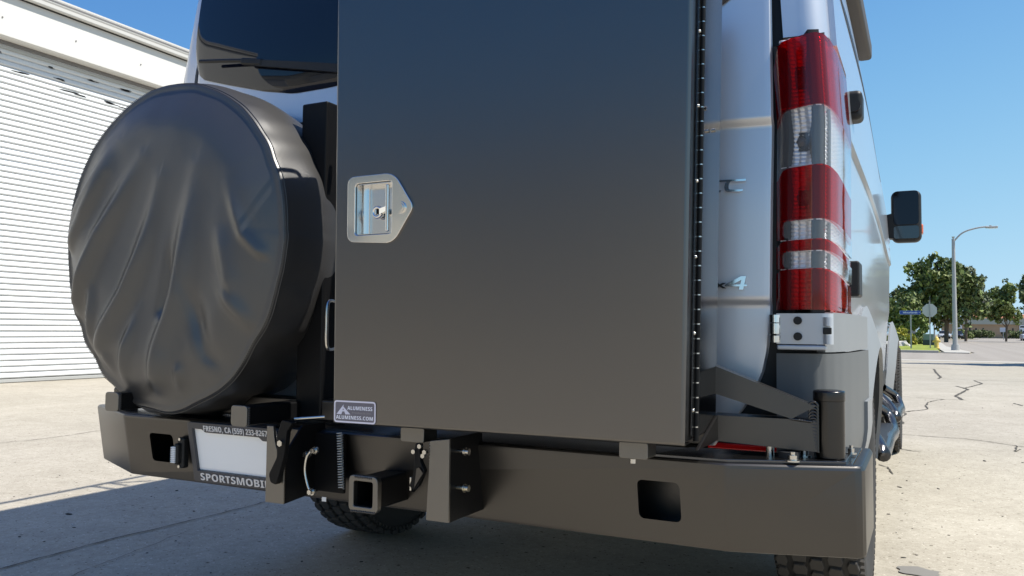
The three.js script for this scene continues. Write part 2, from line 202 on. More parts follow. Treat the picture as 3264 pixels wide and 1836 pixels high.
// ------------------------------------------------------------------ warehouse with the roll-up door
{
  const b = thing('warehouse', 'long white warehouse with a tall white roll-up shutter door and a gutter along its eave', 'warehouse', [-10.6, 0, -8]);
  const L = 30, zo = 0;
  mesh('header_wall', bx(0.235, 0.70, 14, -0.1175, 5.376, zo, 0.008), M.wallWhite, b);
  for (const s of [-1, 1]) mesh('side_wall', bx(0.3, 5.72, 8, -0.15, 2.861, s * 11.004, 0.008), M.wallWhite, b);
  mesh('back_wall', bx(14, 5.7, 0.3, -7.4, 2.85, -14.8, 0), M.wallWhite, b); mesh('back_wall', bx(14, 5.7, 0.3, -7.4, 2.85, 14.8, 0), M.wallWhite, b); mesh('back_wall', bx(0.3, 5.7, 29, -14.2, 2.85, 0, 0), M.wallWhite, b);
  const roof = mesh('roof', hexa([[-14.3, 6.6, 15], [0.06, 5.74, 15], [0.06, 5.80, 15], [-14.3, 6.72, 15]], [[-14.3, 6.6, -15], [0.06, 5.74, -15], [0.06, 5.80, -15], [-14.3, 6.72, -15]]), M.trimWhite, b);
  mesh('drip_edge', bx(0.012, 0.030, L, 0.112, 5.787, 0, 0.003), M.trimWhite, roof);
  const gut = extr([[0.004, 5.645], [0.004, 5.63], [0.07, 5.63], [0.088, 5.65], [0.092, 5.70], [0.104, 5.722], [0.104, 5.765], [0.098, 5.765], [0.098, 5.728], [0.02, 5.71], [0.02, 5.645]], L, 0).translate(0, 0, -15);
  mesh('gutter', gut, M.trimWhite, b);
  mesh('gutter_lip', bx(0.006, 0.022, L, 0.1075, 5.752, 0, 0), M.trimGrey, b);
  mesh('gutter_bracket_strip', bx(0.03, 0.012, L, 0.018, 5.6225, 0, 0), M.blackPlastic, b);
  for (let k = 0; k < 9; k++) mesh('bolt_head', cyl(0.011, 0.011, 0.012, 0.005, 5.30 - (k % 2) * 0.02, -5.2 + k * 1.1 + 0.3 * rnd(), 'x', 8), M.trimGrey, b);
  const door = part('roll_up_door', b, 'white corrugated roll-up shutter');
  const prof = [[-0.004, 0.002], [0.004, 0.004], [0.017, 0.013], [0.0225, 0.020], [0.0225, 0.030], [0.019, 0.050], [0.013, 0.068], [0.004, 0.0795], [-0.004, 0.082], [-0.004, 0.0862], [-0.010, 0.0862], [-0.010, 0.002]];
  const sg = extr(prof, 14, 0).translate(0, 0, -7);
  for (let k = 0; k < 58; k++) { const m = mesh('slat', sg, M.doorWhite, door); m.position.set(-0.255, 0.065 + k * 0.0868, 0); }
  mesh('bottom_bar', [bx(0.05, 0.05, 14, -0.25, 0.032, 0, 0.006)], M.galv, door);
  mesh('door_hood', bx(0.02, 0.055, 14, -0.215, 4.998, 0, 0.004), M.trimGrey, door); mesh('door_hood', bx(0.02, 0.045, 14, -0.232, 4.93, 0, 0.004), M.galv, door);
  for (const s of [-1, 1]) mesh('guide_rail', bx(0.10, 5.02, 0.09, -0.29, 2.51, s * 6.95, 0.004), M.trimGrey, door);
  const scuff = std({ color: rgb(0.03, 0.03, 0.035), roughness: 0.9 });
  for (const [z, y, l] of [[2.62, 4.835, 0.10], [1.78, 4.84, 0.06], [1.62, 4.70, 0.12], [1.05, 4.83, 0.12], [0.42, 4.84, 0.16], [2.25, 4.63, 0.14], [1.45, 4.55, 0.22], [1.3, 4.535, 0.12], [0.72, 4.55, 0.2], [0.45, 4.53, 0.18], [0.2, 4.51, 0.1]]) for (let k = 0; k < 5; k++) { const w = l * (0.25 + 0.4 * rnd()); mesh('scuff_mark', new THREE.CircleGeometry(1, 12).scale(w, 0.004 + 0.006 * rnd(), 1).rotateY(Math.PI / 2).translate(-0.2305, y + (rnd() - 0.5) * 0.022, z + (rnd() - 0.5) * l), scuff, door); }
}

{ // second building across the yard behind the photographer: it shows only as the cream in the latch and the grey-brown in the black box
  const b = thing('yard_building', 'cream stucco yard building facing the back of the van', 'building', [-24, 0, 21]);
  const cream = std({ color: rgb(0.72, 0.65, 0.52), roughness: 0.9 });
  mesh('wall', bx(42, 6.2, 10, 0, 3.1, 5, 0), cream, b); mesh('roof_edge', bx(42.4, 0.3, 10.4, 0, 6.36, 5, 0), M.trimGrey, b);
  for (const x of [-14, -4, 6, 15]) { const d = mesh('shutter_door', bx(4, 4, 0.12, x, 2.0, -0.04, 0), M.trimWhite, b); mesh('lintel', bx(4.4, 0.3, 0.2, x, 4.16, -0.06, 0), M.trimGrey, d); }
}

// ------------------------------------------------------------------ the camper van
const van = thing('camper_van', 'silver high-sided camper van seen at its right rear corner with black aluminium rear bumper', 'van');
const Wy = table([[0.40, 0.972], [0.62, 0.995], [0.9, 1.012], [1.3, 1.018], [1.66, 0.994], [1.92, 0.957], [2.2, 0.905], [2.4, 0.845], [2.5, 0.795], [2.56, 0.74], [2.6, 0.62]]);
const Zy = table([[0.40, -0.25], [1.15, -0.25], [1.92, -0.292], [2.3, -0.33], [2.5, -0.37], [2.6, -0.5]]);
const RB = 0.05, CR = 0.055; // plan radius of the body's rear corners
// u: -1..1 across the rear, 1..1.2 round the corner, beyond 1.2 forward along the side in metres
function body(u, y, off = 0) {
  const s = Math.sign(u) || 1, a = Math.abs(u), w = Wy(y), zr = Zy(y), h = w - CR;
  if (a <= 1) return [s * a * h, y, zr + off + RB * (1 - Math.pow(a, 2.5))];
  if (a <= 1.2) { const t = (a - 1) / 0.2 * Math.PI / 2; return [s * (h + (CR + off) * Math.sin(t)), y, zr - CR + (CR + off) * Math.cos(t)]; }
  const t = a - 1.2; return [s * (w + off - 0.050 * sst(0.8, 4.6, t)), y, zr - CR - t];
}
const crease = (y) => 0.013 * sst(1.300, 1.318, y) + 0.010 * sst(0.905, 0.925, y) - 0.023;
const ys = (a, b, n, extra = []) => [...range(a, b, n), ...extra.filter((e) => e > a && e < b)].sort((p, q) => p - q).filter((v, i, A) => !i || v - A[i - 1] > 5e-4);
const CRY = [1.295, 1.300, 1.304, 1.309, 1.314, 1.318, 1.322, 0.900, 0.905, 0.910, 0.915, 0.920, 0.925, 0.930];
// dark structure behind all panel gaps
mesh('inner_body', shell((u, y) => body(u, y, -0.03), [...range(-2.2, -1.2, 4), ...range(-1.15, -1, 3), ...range(-0.9, 0.9, 8), ...range(1, 1.15, 3), ...range(1.2, 2.2, 4)], ys(0.55, 2.5, 20), 0.02), M.blackPlastic, van);
{ // rear doors
  const edge = (y) => { const e = table([[0.60, 0.765], [0.668, 0.814], [0.693, 0.836], [0.748, 0.866], [0.816, 0.880], [0.89, 0.887], [1.30, 0.894], [1.9, 0.884]])(y); return e / (Wy(y) - CR); };
  for (const s of [-1, 1]) {
    const f = (t, y) => { const e0 = s > 0 ? 0.006 : -edge(y), e1 = s > 0 ? edge(y) : -0.006; const u = lerp(e0, e1, t); const rim = 0.006 * (sst(0, 0.006, t) * sst(1, 0.994, t) - 1); return body(u, y, crease(y) + rim + 0.006 * Math.cos(u * 1.2)); };
    const d = mesh('rear_door', shell(f, [0, 0.002, 0.004, 0.006, ...range(0.02, 0.98, 24), 0.994, 0.996, 0.998, 1], ys(0.60, 2.42, 44, CRY), 0.02), M.silver, van);
    // dark tinted window, its lower edge dips in a shallow curve
    const lo = s < 0 ? table([[0, 1.69], [0.02, 1.655], [0.06, 1.632], [0.2, 1.598], [0.4, 1.553], [0.55, 1.528], [0.7, 1.527], [0.9, 1.535], [1, 1.56]]) : table([[0, 1.535], [0.3, 1.528], [0.75, 1.545], [0.86, 1.558], [0.93, 1.60], [0.97, 1.66], [1, 1.74]]);
    const g = (t, v) => { const y = lerp(lo(t), 2.26, v); const x = s < 0 ? lerp(-0.892 + 0.11 * (y - 1.66), -0.06, t) : lerp(0.06, 0.865, t); const h = Wy(y) - CR; const bulge = 0.022 * (1 - Math.exp(-(y - lo(t)) / 0.05)) + 0.007; return body(x / h, y, bulge); };
    mesh('rear_window', shell(g, [...range(0, 0.1, 8), ...range(0.15, 0.85, 20), ...range(0.88, 1, 8)], [0, 0.01, 0.02, 0.035, 0.05, 0.07, 0.1, 0.14, 0.2, ...range(0.3, 1, 8)], 0.006), M.glassDark, d);
  }
}
// corner pillars and sides
for (const s of [-1, 1]) {
  const sg = (u) => s > 0 ? u : -u;
  const col = s > 0 ? [...range(0.962, 1, 3), ...range(1.02, 1.2, 9)] : [...range(-1.2, -1.0, 9), ...range(-0.98, -0.962, 2)];
  mesh('corner_pillar', shell((u, y) => body(u, y, crease(y)), col, ys(s > 0 ? 1.494 : 0.9, 2.42, 26, CRY), 0.02), M.silver, van);
  const arches = [[-1.3, 0.43], [-4.965, 0.43]];
  const side = s > 0 ? [...range(1.2, 1.5, 8), ...range(1.56, 5.4, 64)] : [...range(-5.4, -1.56, 64), ...range(-1.5, -1.2, 8)];
  const keep = (u, y) => { const t = Math.abs(u) - 1.2, z = -0.31 - t; for (const [az, r] of arches) if (Math.hypot(z - az, y - 0.385) < r) return false; if (s > 0 && t < 0.24 && y > 0.895 && y < 1.49) return false; if (t < 0.42 && y < 0.86) return false; return true; };
  const sp = mesh('side_panel', shell((u, y) => body(u, y, 0.012 * sst(1.30, 1.318, y) - 0.012 * sst(1.0, 0.9, y)), side, ys(0.46, 2.5, 50, CRY.slice(0, 7)), 0.015, keep), M.silver, van);
  for (const [az, r] of arches) { // flared wheel-arch lip
    const g = shell((a, b) => { const ang = a, rr = r - 0.012 + 0.13 * b, y = 0.385 + rr * Math.sin(ang), z = az + rr * Math.cos(ang) * -s; return [s * (Wy(y) - 0.012 * sst(1.0, 0.9, y) + 0.048 * Math.pow(1 - b, 0.8) - 0.045 * sst(-1.1, -4.9, az)), y, z]; }, range(0.02, Math.PI - 0.02, 40), range(0, 1, 8), 0.012);
    mesh('arch_flare', g, M.greyFlare, van);
  }
}
// roof with the raised rim, front end
{
  const ring = (z, w, y0, y1, r) => { const p = []; for (let i = 0; i <= 10; i++) { const a = i / 10 * Math.PI / 2; p.push([w - r + r * Math.cos(a), y1 - r + r * Math.sin(a)]); } const pts = [[w, y0], ...p]; const all = [...pts, ...pts.map(([x, y]) => [-x, y]).reverse()]; return all.map(([x, y]) => [x, y, z]); };
  const loft = (rings) => { const n = rings[0].length; const pos = []; const quad = (a, b, c, d) => pos.push(...a, ...b, ...c, ...a, ...c, ...d); for (let k = 0; k < rings.length - 1; k++) for (let i = 0; i < n; i++) { const j = (i + 1) % n; quad(rings[k][i], rings[k + 1][i], rings[k + 1][j], rings[k][j]); } for (const [R, f] of [[rings[0], 0], [rings[rings.length - 1], 1]]) for (let i = 1; i < n - 1; i++) f ? pos.push(...R[0], ...R[i + 1], ...R[i]) : pos.push(...R[0], ...R[i], ...R[i + 1]); const g = new THREE.BufferGeometry(); g.setAttribute('position', new THREE.Float32BufferAttribute(pos, 3)); return clean(toCreasedNormals(g, 0.6)); };
  mesh('roof', loft([ring(-0.345, 0.84, 2.40, 2.60, 0.14), ring(-4.1, 0.84, 2.40, 2.60, 0.14), ring(-4.5, 0.78, 2.3, 2.44, 0.1)]), M.silver, van);
  mesh('pop_top', loft([ring(-0.62, 0.79, 2.58, 3.02, 0.12), ring(-3.7, 0.79, 2.58, 3.02, 0.12), ring(-4.0, 0.7, 2.55, 2.8, 0.1)]), M.white, van);
  mesh('cab_nose', loft([ring(-4.2, 0.93, 0.5, 1.9, 0.1), ring(-4.75, 0.92, 0.45, 1.42, 0.1), ring(-5.35, 0.90, 0.42, 1.12, 0.1), ring(-5.62, 0.80, 0.42, 0.95, 0.12)]), M.silver, van);
  mesh('windscreen', hexa([[-0.62, 2.38, -4.52], [0.62, 2.38, -4.52], [0.70, 1.48, -4.90], [-0.70, 1.48, -4.90]].reverse(), [[-0.62, 2.38, -4.40], [0.62, 2.38, -4.40], [0.70, 1.44, -4.6], [-0.70, 1.44, -4.6]].reverse()), M.glassDark, van);
  mesh('floor_pan', bx(1.88, 0.10, 4.9, 0, 0.56, -2.8, 0.01), M.blackPlastic, van);
  mesh('rear_axle', [cyl(0.05, 0.05, 1.5, 0, 0.385, -1.3, 'x'), new THREE.SphereGeometry(0.14, 20, 14).translate(0.05, 0.385, -1.3)], M.blackMetal, van);
  // roof rack rails with raked end struts; they only show as shadows
  const rk = part('roof_rack', van);
  for (const s of [-1, 1]) { mesh('rail', tube([[s * 0.76, 3.02, -0.72], [s * 0.80, 3.16, -0.90], [s * 0.80, 3.165, -1.2], [s * 0.80, 3.165, -3.6], [s * 0.76, 3.0, -3.7]], 0.016, 60, 8), M.blackMetal, rk); for (const z of [-0.95, -1.8, -2.7, -3.5]) mesh('strut', [rod([s * 0.78, 2.99, z - 0.14], [s * 0.80, 3.165, z], 0.012), rod([s * 0.78, 2.99, z + 0.02], [s * 0.80, 3.165, z], 0.012)], M.blackMetal, rk); }
  for (const z of [-0.95, -1.7, -2.6, -3.5]) mesh('cross_bar', rod([-0.8, 3.16, z], [0.8, 3.16, z], 0.014), M.blackMetal, rk);
  mesh('awning', [bx(0.075, 0.10, 2.9, 0.895, 2.46, -2.0, 0.02), bx(0.06, 0.09, 0.03, 0.895, 2.46, -0.535, 0.015)], std({ color: rgb(0.06, 0.05, 0.042), roughness: 0.6 }), van);
  mesh('rain_rail', shell((t, v) => { const z = lerp(-0.62, -4.0, t), y = 1.70 + 0.10 * t + v * lerp(0.012, 0.06, sst(0, 0.1, t)); return [Wy(y) + 0.014 - 0.050 * sst(0.8, 4.6, -0.31 - z), y, z]; }, range(0, 1, 20), [0, 0.5, 1], 0.02), M.blackPlastic, van);
  mesh('side_camera', [bx(0.055, 0.075, 0.07, 1.022, 1.425, -0.66, 0.014), cyl(0.016, 0.016, 0.01, 1.03, 1.42, -0.622, 'z', 16)], M.blackPlastic, van);
  mesh('side_marker', [bx(0.042, 0.088, 0.10, 1.018, 0.985, -0.66, 0.006)], M.blackPlastic, van);
  for (const y of [1.468, 1.41]) mesh('door_hinge', cyl(0.027, 0.027, 0.05, 0.952, y, -4.40, 'z', 20), M.silver, van);
}
{ // wiper parked along the bottom of the left window
  const w = part('rear_wiper', van), zf = -0.200;
  mesh('wiper_blade', [tube([[-0.80, 1.668, zf], [-0.60, 1.640, zf + 0.004], [-0.35, 1.588, zf + 0.006], [-0.20, 1.553, zf + 0.006]], 0.006, 40, 8)], M.blackPlastic, w);
  mesh('wiper_arm', hexa([[-0.58, 1.622, zf + 0.012], [-0.17, 1.535, zf + 0.03], [-0.17, 1.56, zf + 0.03], [-0.58, 1.640, zf + 0.012]], [[-0.58, 1.622, zf + 0.002], [-0.17, 1.535, zf + 0.01], [-0.17, 1.56, zf + 0.01], [-0.58, 1.640, zf + 0.002]]), M.blackPlastic, w);
  mesh('blade_clip', bx(0.085, 0.020, 0.02, -0.575, 1.632, zf + 0.006, 0.005, [0, 0, -0.18]), M.blackPlastic, w);
  mesh('wiper_pivot', [cyl(0.022, 0.026, 0.03, -0.15, 1.545, zf + 0.016, 'z', 20)], M.blackPlastic, w);
}
{ // right door mirror
  const m = part('door_mirror', van);
  mesh('housing', new RoundedBoxGeometry(0.19, 0.36, 0.13, 4, 0.045).translate(1.075, 1.66, -4.68), M.blackPlastic, m);
  mesh('mirror_arm', hexa([[0.90, 1.52, -4.62], [1.02, 1.50, -4.62], [1.02, 1.69, -4.62], [0.90, 1.66, -4.62]], [[0.90, 1.52, -4.72], [1.02, 1.50, -4.72], [1.02, 1.69, -4.72], [0.90, 1.66, -4.72]]), M.blackPlastic, m);
  mesh('mirror_glass', extr(rrect(-0.078, -0.065, 0.078, 0.165, 0.025), 0.003).translate(1.075, 1.665, -4.613), std({ color: rgb(0.035, 0.035, 0.04), metalness: 1, roughness: 0.05 }), m);
  mesh('blind_spot_glass', extr(rrect(-0.078, -0.165, 0.078, -0.078, 0.02), 0.003).translate(1.075, 1.668, -4.613), std({ color: rgb(0.10), metalness: 1, roughness: 0.05 }), m);
  mesh('turn_signal', bx(0.05, 0.07, 0.10, 1.155, 1.57, -4.70, 0.012), M.amber, m);
}
{ // tail light: lens cells in a black bezel, reflector bowls and prisms behind
  const tl = part('tail_light', van);
  const plan = [[0.901, -0.262], [0.913, -0.249], [0.943, -0.241], [0.975, -0.237], [0.992, -0.241], [1.006, -0.256], [1.017, -0.30], [1.023, -0.36], [1.026, -0.43], [1.027, -0.52]];
  const at = (a, y, off) => { const f = a * (plan.length - 1), i = Math.min(plan.length - 2, f | 0), t = f - i; let x = lerp(plan[i][0], plan[i + 1][0], t), z = lerp(plan[i][1], plan[i + 1][1], t); const dx = plan[i + 1][0] - plan[i][0], dz = plan[i + 1][1] - plan[i][1], l = Math.hypot(dx, dz); x += -dz / l * off; z += dx / l * off; return [x + (Wy(y) - 1.016) * 0.9, y, z + 0.004 * Math.sin((y - 0.9) / 0.59 * Math.PI)]; };
  const top = (a) => 1.487 - 0.045 * sst(0.16, 0, a) - 0.012 * sst(0.45, 0, a) - 0.0 * a - 0.03 * sst(0.5, 1, a), bot = (a) => 0.898 - 0.004 * sst(0.5, 1, a);
  const as = [0, 0.03, 0.06, 0.09, ...range(0.12, 0.44, 12), 0.47, 0.5, 0.53, 0.56, ...range(0.6, 1, 12)];
  const map = (a, v, lo, hi) => lerp(bot(a), top(a), lerp(lo, hi, v));
  const H = 0.589, L = (y) => (y - 0.898) / H;
  mesh('bezel', shell((a, v) => at(a, lerp(bot(a) - 0.006, top(a) + 0.007, v), -0.034), [-0.012, ...as, 1.01], range(0, 1, 24), 0.03), M.blackPlastic, tl);
  mesh('seal', shell((a, v) => at(a, lerp(bot(0) - 0.008, top(0) + 0.012, v), -0.012), [-0.055, -0.03, 0.0, 0.02], range(0, 1, 20), 0.012), M.rubber, tl);
  // a small lean of the section borders, the side ends sit lower
  const tilt = (a) => -0.035 * sst(0.42, 1, a) ;
  const cells = [['red_lens', 0, 0.980, L(1.332), 1, M.redLens], ['clear_lens', 0, 1, L(1.204), L(1.332), M.clearLens], ['red_lens', 0, 1, L(1.089), L(1.204), M.redLens], ['red_lens', 0, 1, L(1.023), L(1.047), M.redLens], ['red_lens', 0, 1, 0, L(0.985), M.redLens]];
  for (const [n, , , lo, hi, mat] of cells) mesh(n, shell((a, v) => { const l = lerp(lo, hi, v), k = l > 0.02 && l < 0.98 ? tilt(a) : 0; return at(a, lerp(bot(a), top(a), Math.min(1, Math.max(0, l + (v === 0 ? (lo > 0 ? tilt(a) : 0) : v === 1 ? (hi < 1 ? tilt(a) : 0) : k)))), 0.002); }, as, range(0, 1, 10), 0.003), mat, tl);
  for (const [lo, hi] of [[1.047, 1.089], [0.985, 1.023]]) { // oval clear windows in the red band
    mesh('red_lens', shell((a, v) => at(a, lerp(lo, hi, v) + tilt(a) * H, 0.002), [0, 0.03, 0.06, 0.09, 0.12], range(0, 1, 4), 0.003), M.redLens, tl);
    mesh('clear_lens', shell((a, v) => { const e = Math.min(1, (a - 0.12) / 0.06), q = Math.sqrt(Math.max(0, 1 - (1 - e) * (1 - e))); const c = (lo + hi) / 2, h = (hi - lo) / 2 * (0.35 + 0.65 * q); return at(a, c + (v - 0.5) * 2 * h + tilt(a) * H, 0.004); }, [0.12, 0.13, 0.145, 0.16, ...range(0.18, 1, 22)], range(0, 1, 6), 0.004), M.clearLens, tl);
  }
  // housing shelves and reflectors behind the lenses
  const shelfYs = [1.486, 1.332, 1.204, 1.089, 1.047, 1.023, 0.985, 0.90];
  for (const y of shelfYs.slice(1, -1)) mesh('divider', shell((a, v) => { const p = at(a, y, -0.002 - 0.028 * v); return [p[0], p[1] + tilt(a) * H, p[2]]; }, as, [0, 1], 0.002), M.reflector, tl);
  for (let k = 0; k < shelfYs.length - 1; k++) { const a0 = shelfYs[k + 1], a1 = shelfYs[k]; const clear = k === 1 || k === 3 || k === 5; const nr = Math.max(3, Math.round((a1 - a0) / 0.009)); const rows = []; for (let i = 0; i <= nr * 4; i++) rows.push(i / (nr * 4));
    mesh(clear ? 'reflector' : 'prism_reflector', shell((a, v) => at(a, lerp(a0, a1, v) + tilt(a) * H * (k === 0 && v > 0.9 ? 0 : 1), -0.014 + (clear ? 0.0045 : 0.0035) * Math.abs(Math.sin(v * nr * Math.PI)) - (k < 3 ? 0.022 * Math.exp(-Math.pow((a - 0.27) / 0.11, 2)) * Math.exp(-Math.pow((v - 0.42) / 0.30, 2)) : 0.006 * Math.exp(-Math.pow((a - 0.3) / 0.1, 2))) + 0.003 * Math.abs(Math.sin(a * 58))), [...range(0.05, 0.98, 90)], rows, 0.001), clear ? M.reflectorWhite : M.reflector, tl); }
  for (const y of [1.40, 1.265, 1.145]) mesh('bulb', [new THREE.SphereGeometry(0.013, 16, 12).translate(0.950, y - 0.006, -0.268), bx(0.045, 0.010, 0.006, 0.95, y - 0.006, -0.274, 0.002)], std({ color: rgb(0.06, 0.04, 0.03), roughness: 0.3 }), tl);
}
{ // door hinge plate below the lamp
  const h = part('door_hinge_plate', van);
  mesh('plate', shell((a, v) => { const x = lerp(0.902, 1.012, a), y = lerp(0.826, 0.890, v); return [x, y, -0.222 - 0.006 * sst(0.8, 1, a) - 0.02 * sst(0.96, 1, a)]; }, [0, 0.02, ...range(0.1, 0.8, 6), 0.86, 0.92, 0.96, 0.98, 1], [0, 0.02, 0.5, 0.98, 1], 0.016), M.hinge, h);
  mesh('plate_edge', bx(0.098, 0.010, 0.02, 0.952, 0.819, -0.228, 0.003), M.hinge, h);
  for (const y of [0.842, 0.875]) { mesh('screw', cyl(0.0085, 0.0085, 0.006, 0.945, y, -0.219, 'z', 18), M.blackPlastic, h); }
  for (const [y, l] of [[0.836, 0.014], [0.858, 0.022], [0.879, 0.016]]) mesh('knuckle', cyl(0.013, 0.013, l, 0.899, y, -0.226, 'y', 20), M.chrome, h);
  mesh('notch', bx(0.016, 0.014, 0.012, 1.003, 0.854, -0.218, 0.002), M.blackPlastic, h);
  for (const y of [0.836, 0.873]) mesh('barrel', cyl(0.009, 0.009, 0.018, 1.004, y, -0.221, 'y', 16), M.hinge, h);
}
{ // grey plastic rear corner of the factory bumper, and the middle of it
  const b = part('plastic_bumper', van, 'grey plastic factory bumper behind the aluminium one');
  for (const s of [-1, 1]) {
    const plan = [[0.900, -0.232], [0.950, -0.232], [0.978, -0.238], [0.996, -0.252], [1.010, -0.280], [1.022, -0.33], [1.032, -0.42], [1.040, -0.56], [1.044, -0.70], [1.046, -0.80]];
    const at = (a, y, d) => { const k = s > 0 ? a : 1 - a, f = k * (plan.length - 1), i = Math.min(plan.length - 2, f | 0), t = f - i, x = lerp(plan[i][0], plan[i + 1][0], t), z = lerp(plan[i][1], plan[i + 1][1], t); return [s * (x - d - 0.03 * sst(0.62, 0.45, y)), y, z - d * 0.5]; };
    mesh('bumper_corner', shell((a, y) => at(a, y, 0), range(0, 1, 40), ys(0.46, 0.806, 14), 0.02), M.greyPlastic, b);
    mesh('corner_cover', shell((a, y) => at(s > 0 ? lerp(0.34, 1, a) : lerp(0, 0.66, a), y, 0.002), range(0, 1, 26), ys(0.8095, 0.893, 6), 0.02), M.greyFlare, b);
    mesh('lower_side_trim', shell((a, y) => at(s > 0 ? lerp(0.86, 1, a) : lerp(0, 0.14, a), y, -0.008), range(0, 1, 6), ys(0.42, 0.68, 8), 0.02), M.greyFlare, b);
  }
  mesh('bumper_middle', bx(1.70, 0.20, 0.05, 0, 0.50, -0.30, 0.015), M.blackPlastic, b);
  mesh('reflector_strip', bx(0.165, 0.013, 0.012, 0.83, 0.600, -0.262, 0.003), M.redSolid, b);
}
{ // chrome badges on the right door: end of a word, and x4
  const b = part('door_badge', van); b.rotation.y = 0.115; b.position.set(0.80, 0, -0.2365); const z = 0, dep = 0.004;
  const sk = (pts) => pts.map(([x, y]) => [x + 0.25 * y, y]);
  mesh('badge_letter', [extr(sk([[0, 0.0225], [0.05, 0.0225], [0.05, 0.027], [0, 0.027]]), dep), extr(sk([[0, 0.0115], [0.022, 0.0115], [0.022, 0.0155], [0, 0.0155]]), dep), extr(sk([[0, 0], [0.032, 0], [0.032, 0.0045], [0, 0.0045]]), dep)].map((g) => g.translate(-0.048, 1.157, z)), M.chrome, b);
  const c = new THREE.Shape(); c.moveTo(0.078, 0.027); c.lineTo(0.046, 0.027); c.quadraticCurveTo(0.034, 0.026, 0.032, 0.012); c.quadraticCurveTo(0.031, 0, 0.042, 0); c.lineTo(0.070, 0); c.lineTo(0.0712, 0.0045); c.lineTo(0.046, 0.0045); c.quadraticCurveTo(0.040, 0.0045, 0.041, 0.012); c.quadraticCurveTo(0.042, 0.0222, 0.048, 0.0225); c.lineTo(0.077, 0.0225); c.closePath();
  mesh('badge_letter', extr(c, dep).translate(-0.040, 1.157, z), M.chrome, b);
  mesh('badge_cross', [extr([[0, 0], [0.008, 0], [0.030, 0.012], [0.022, 0.012]], dep), extr([[0.004, 0.012], [0.012, 0.012], [0.030, 0], [0.022, 0]], dep + 0.0006)].map((g) => g.translate(-0.035, 0.945, z + 0.001)), M.blackPlastic, b);
  mesh('badge_four', [extr([[0, 0.006], [0.034, 0.024], [0.045, 0.024], [0.041, 0.006], [0.047, 0.006], [0.046, 0.002], [0.040, 0.002], [0.039, -0.005], [0.030, -0.005], [0.031, 0.002], [0, 0.002]], dep, 0, [[[0.016, 0.0062], [0.033, 0.0062], [0.035, 0.016]]])].map((g) => g.translate(-0.008, 0.947, z + 0.001)), M.chrome, b);
}
{ // wheels
  const R = 0.385, w = 0.25;
  const prof = [[0.20, -0.085], [0.215, -0.105], [0.27, -0.122], [0.33, -0.125], [0.362, -0.112], [0.374, -0.098], [0.376, 0], [0.374, 0.098], [0.362, 0.112], [0.33, 0.125], [0.27, 0.122], [0.215, 0.105], [0.20, 0.085], [0.19, 0], [0.20, -0.085]].map(([r, y]) => new THREE.Vector2(r, y));
  const tyreG = new THREE.LatheGeometry(prof, 64).rotateZ(Math.PI / 2);
  const blocks = []; const nb = 44; const rows = [[-0.098, 0.030], [-0.051, 0.040], [0, 0.038], [0.051, 0.040], [0.098, 0.030]];
  rows.forEach(([x, bw], ri) => { for (let k = 0; k < nb; k++) { const a = (k + (ri % 2) * 0.5) / nb * Math.PI * 2; const shp = extr([[-bw / 2, -0.020], [bw / 2 - 0.006, -0.022], [bw / 2, -0.006], [bw / 2 - 0.006, 0.020], [-bw / 2 + 0.005, 0.022], [-bw / 2 - 0.003, 0.004]].map(([p, q]) => [p * (ri === 1 ? -1 : 1), q]).map(([p, q], i, A) => [p, q]), 0.012, 0.002, [], 1); if (ri === 1) { /* mirrored outline keeps its winding through Shape */ } shp.translate(x, 0, 0.372 - (Math.abs(x) > 0.08 ? 0.004 : 0)); shp.rotateX(a); blocks.push(shp); } });
  const sip = []; for (let k = 0; k < 90; k++) for (const s of [-1, 1]) sip.push(bx(0.016, 0.013, 0.010, s * 0.117, 0, 0.357, 0).rotateX(k / 90 * Math.PI * 2));
  const treadG = merge(blocks), lugG = merge(sip);
  const rimG = new THREE.LatheGeometry([[0, 0.03], [0.06, 0.03], [0.07, 0.045], [0.09, 0.02], [0.17, 0.03], [0.185, 0.07], [0.205, 0.088], [0.205, -0.088], [0.17, -0.03], [0, -0.03]].map(([r, y]) => new THREE.Vector2(r, y)), 40).rotateZ(-Math.PI / 2);
  for (const [x, z] of [[0.892, -1.3], [-0.885, -1.3], [0.892, -4.965], [-0.885, -4.965]]) {
    const g = part('wheel', van); g.position.set(x, R, z); if (x < 0) g.rotation.y = Math.PI;
    mesh('tyre', tyreG, M.rubber, g); const t = mesh('tread', treadG, M.tread, g); mesh('shoulder_lugs', lugG, M.tread, g); mesh('rim', rimG, M.galv, g);
  }
}
{ // side steps under the right sill
  for (const [z0, z1] of [[-1.82, -3.0], [-3.35, -4.3]]) { const st = part('side_step', van); mesh('step_bar', tube([[0.93, 0.50, z0 - 0.22], [1.0, 0.44, z0 - 0.10], [1.03, 0.40, z0], [1.03, 0.385, z0 - 0.03 - 0.1], [1.03, 0.385, (z0 + z1) / 2], [1.03, 0.385, z1 + 0.1], [1.0, 0.44, z1], [0.93, 0.5, z1 + 0.1]], 0.028, 70, 12), M.satinGloss, st); mesh('step_tread', bx(0.10, 0.014, Math.abs(z1 - z0) - 0.3, 0.985, 0.405, (z0 + z1) / 2, 0.004), M.blackPlastic, st); }
}

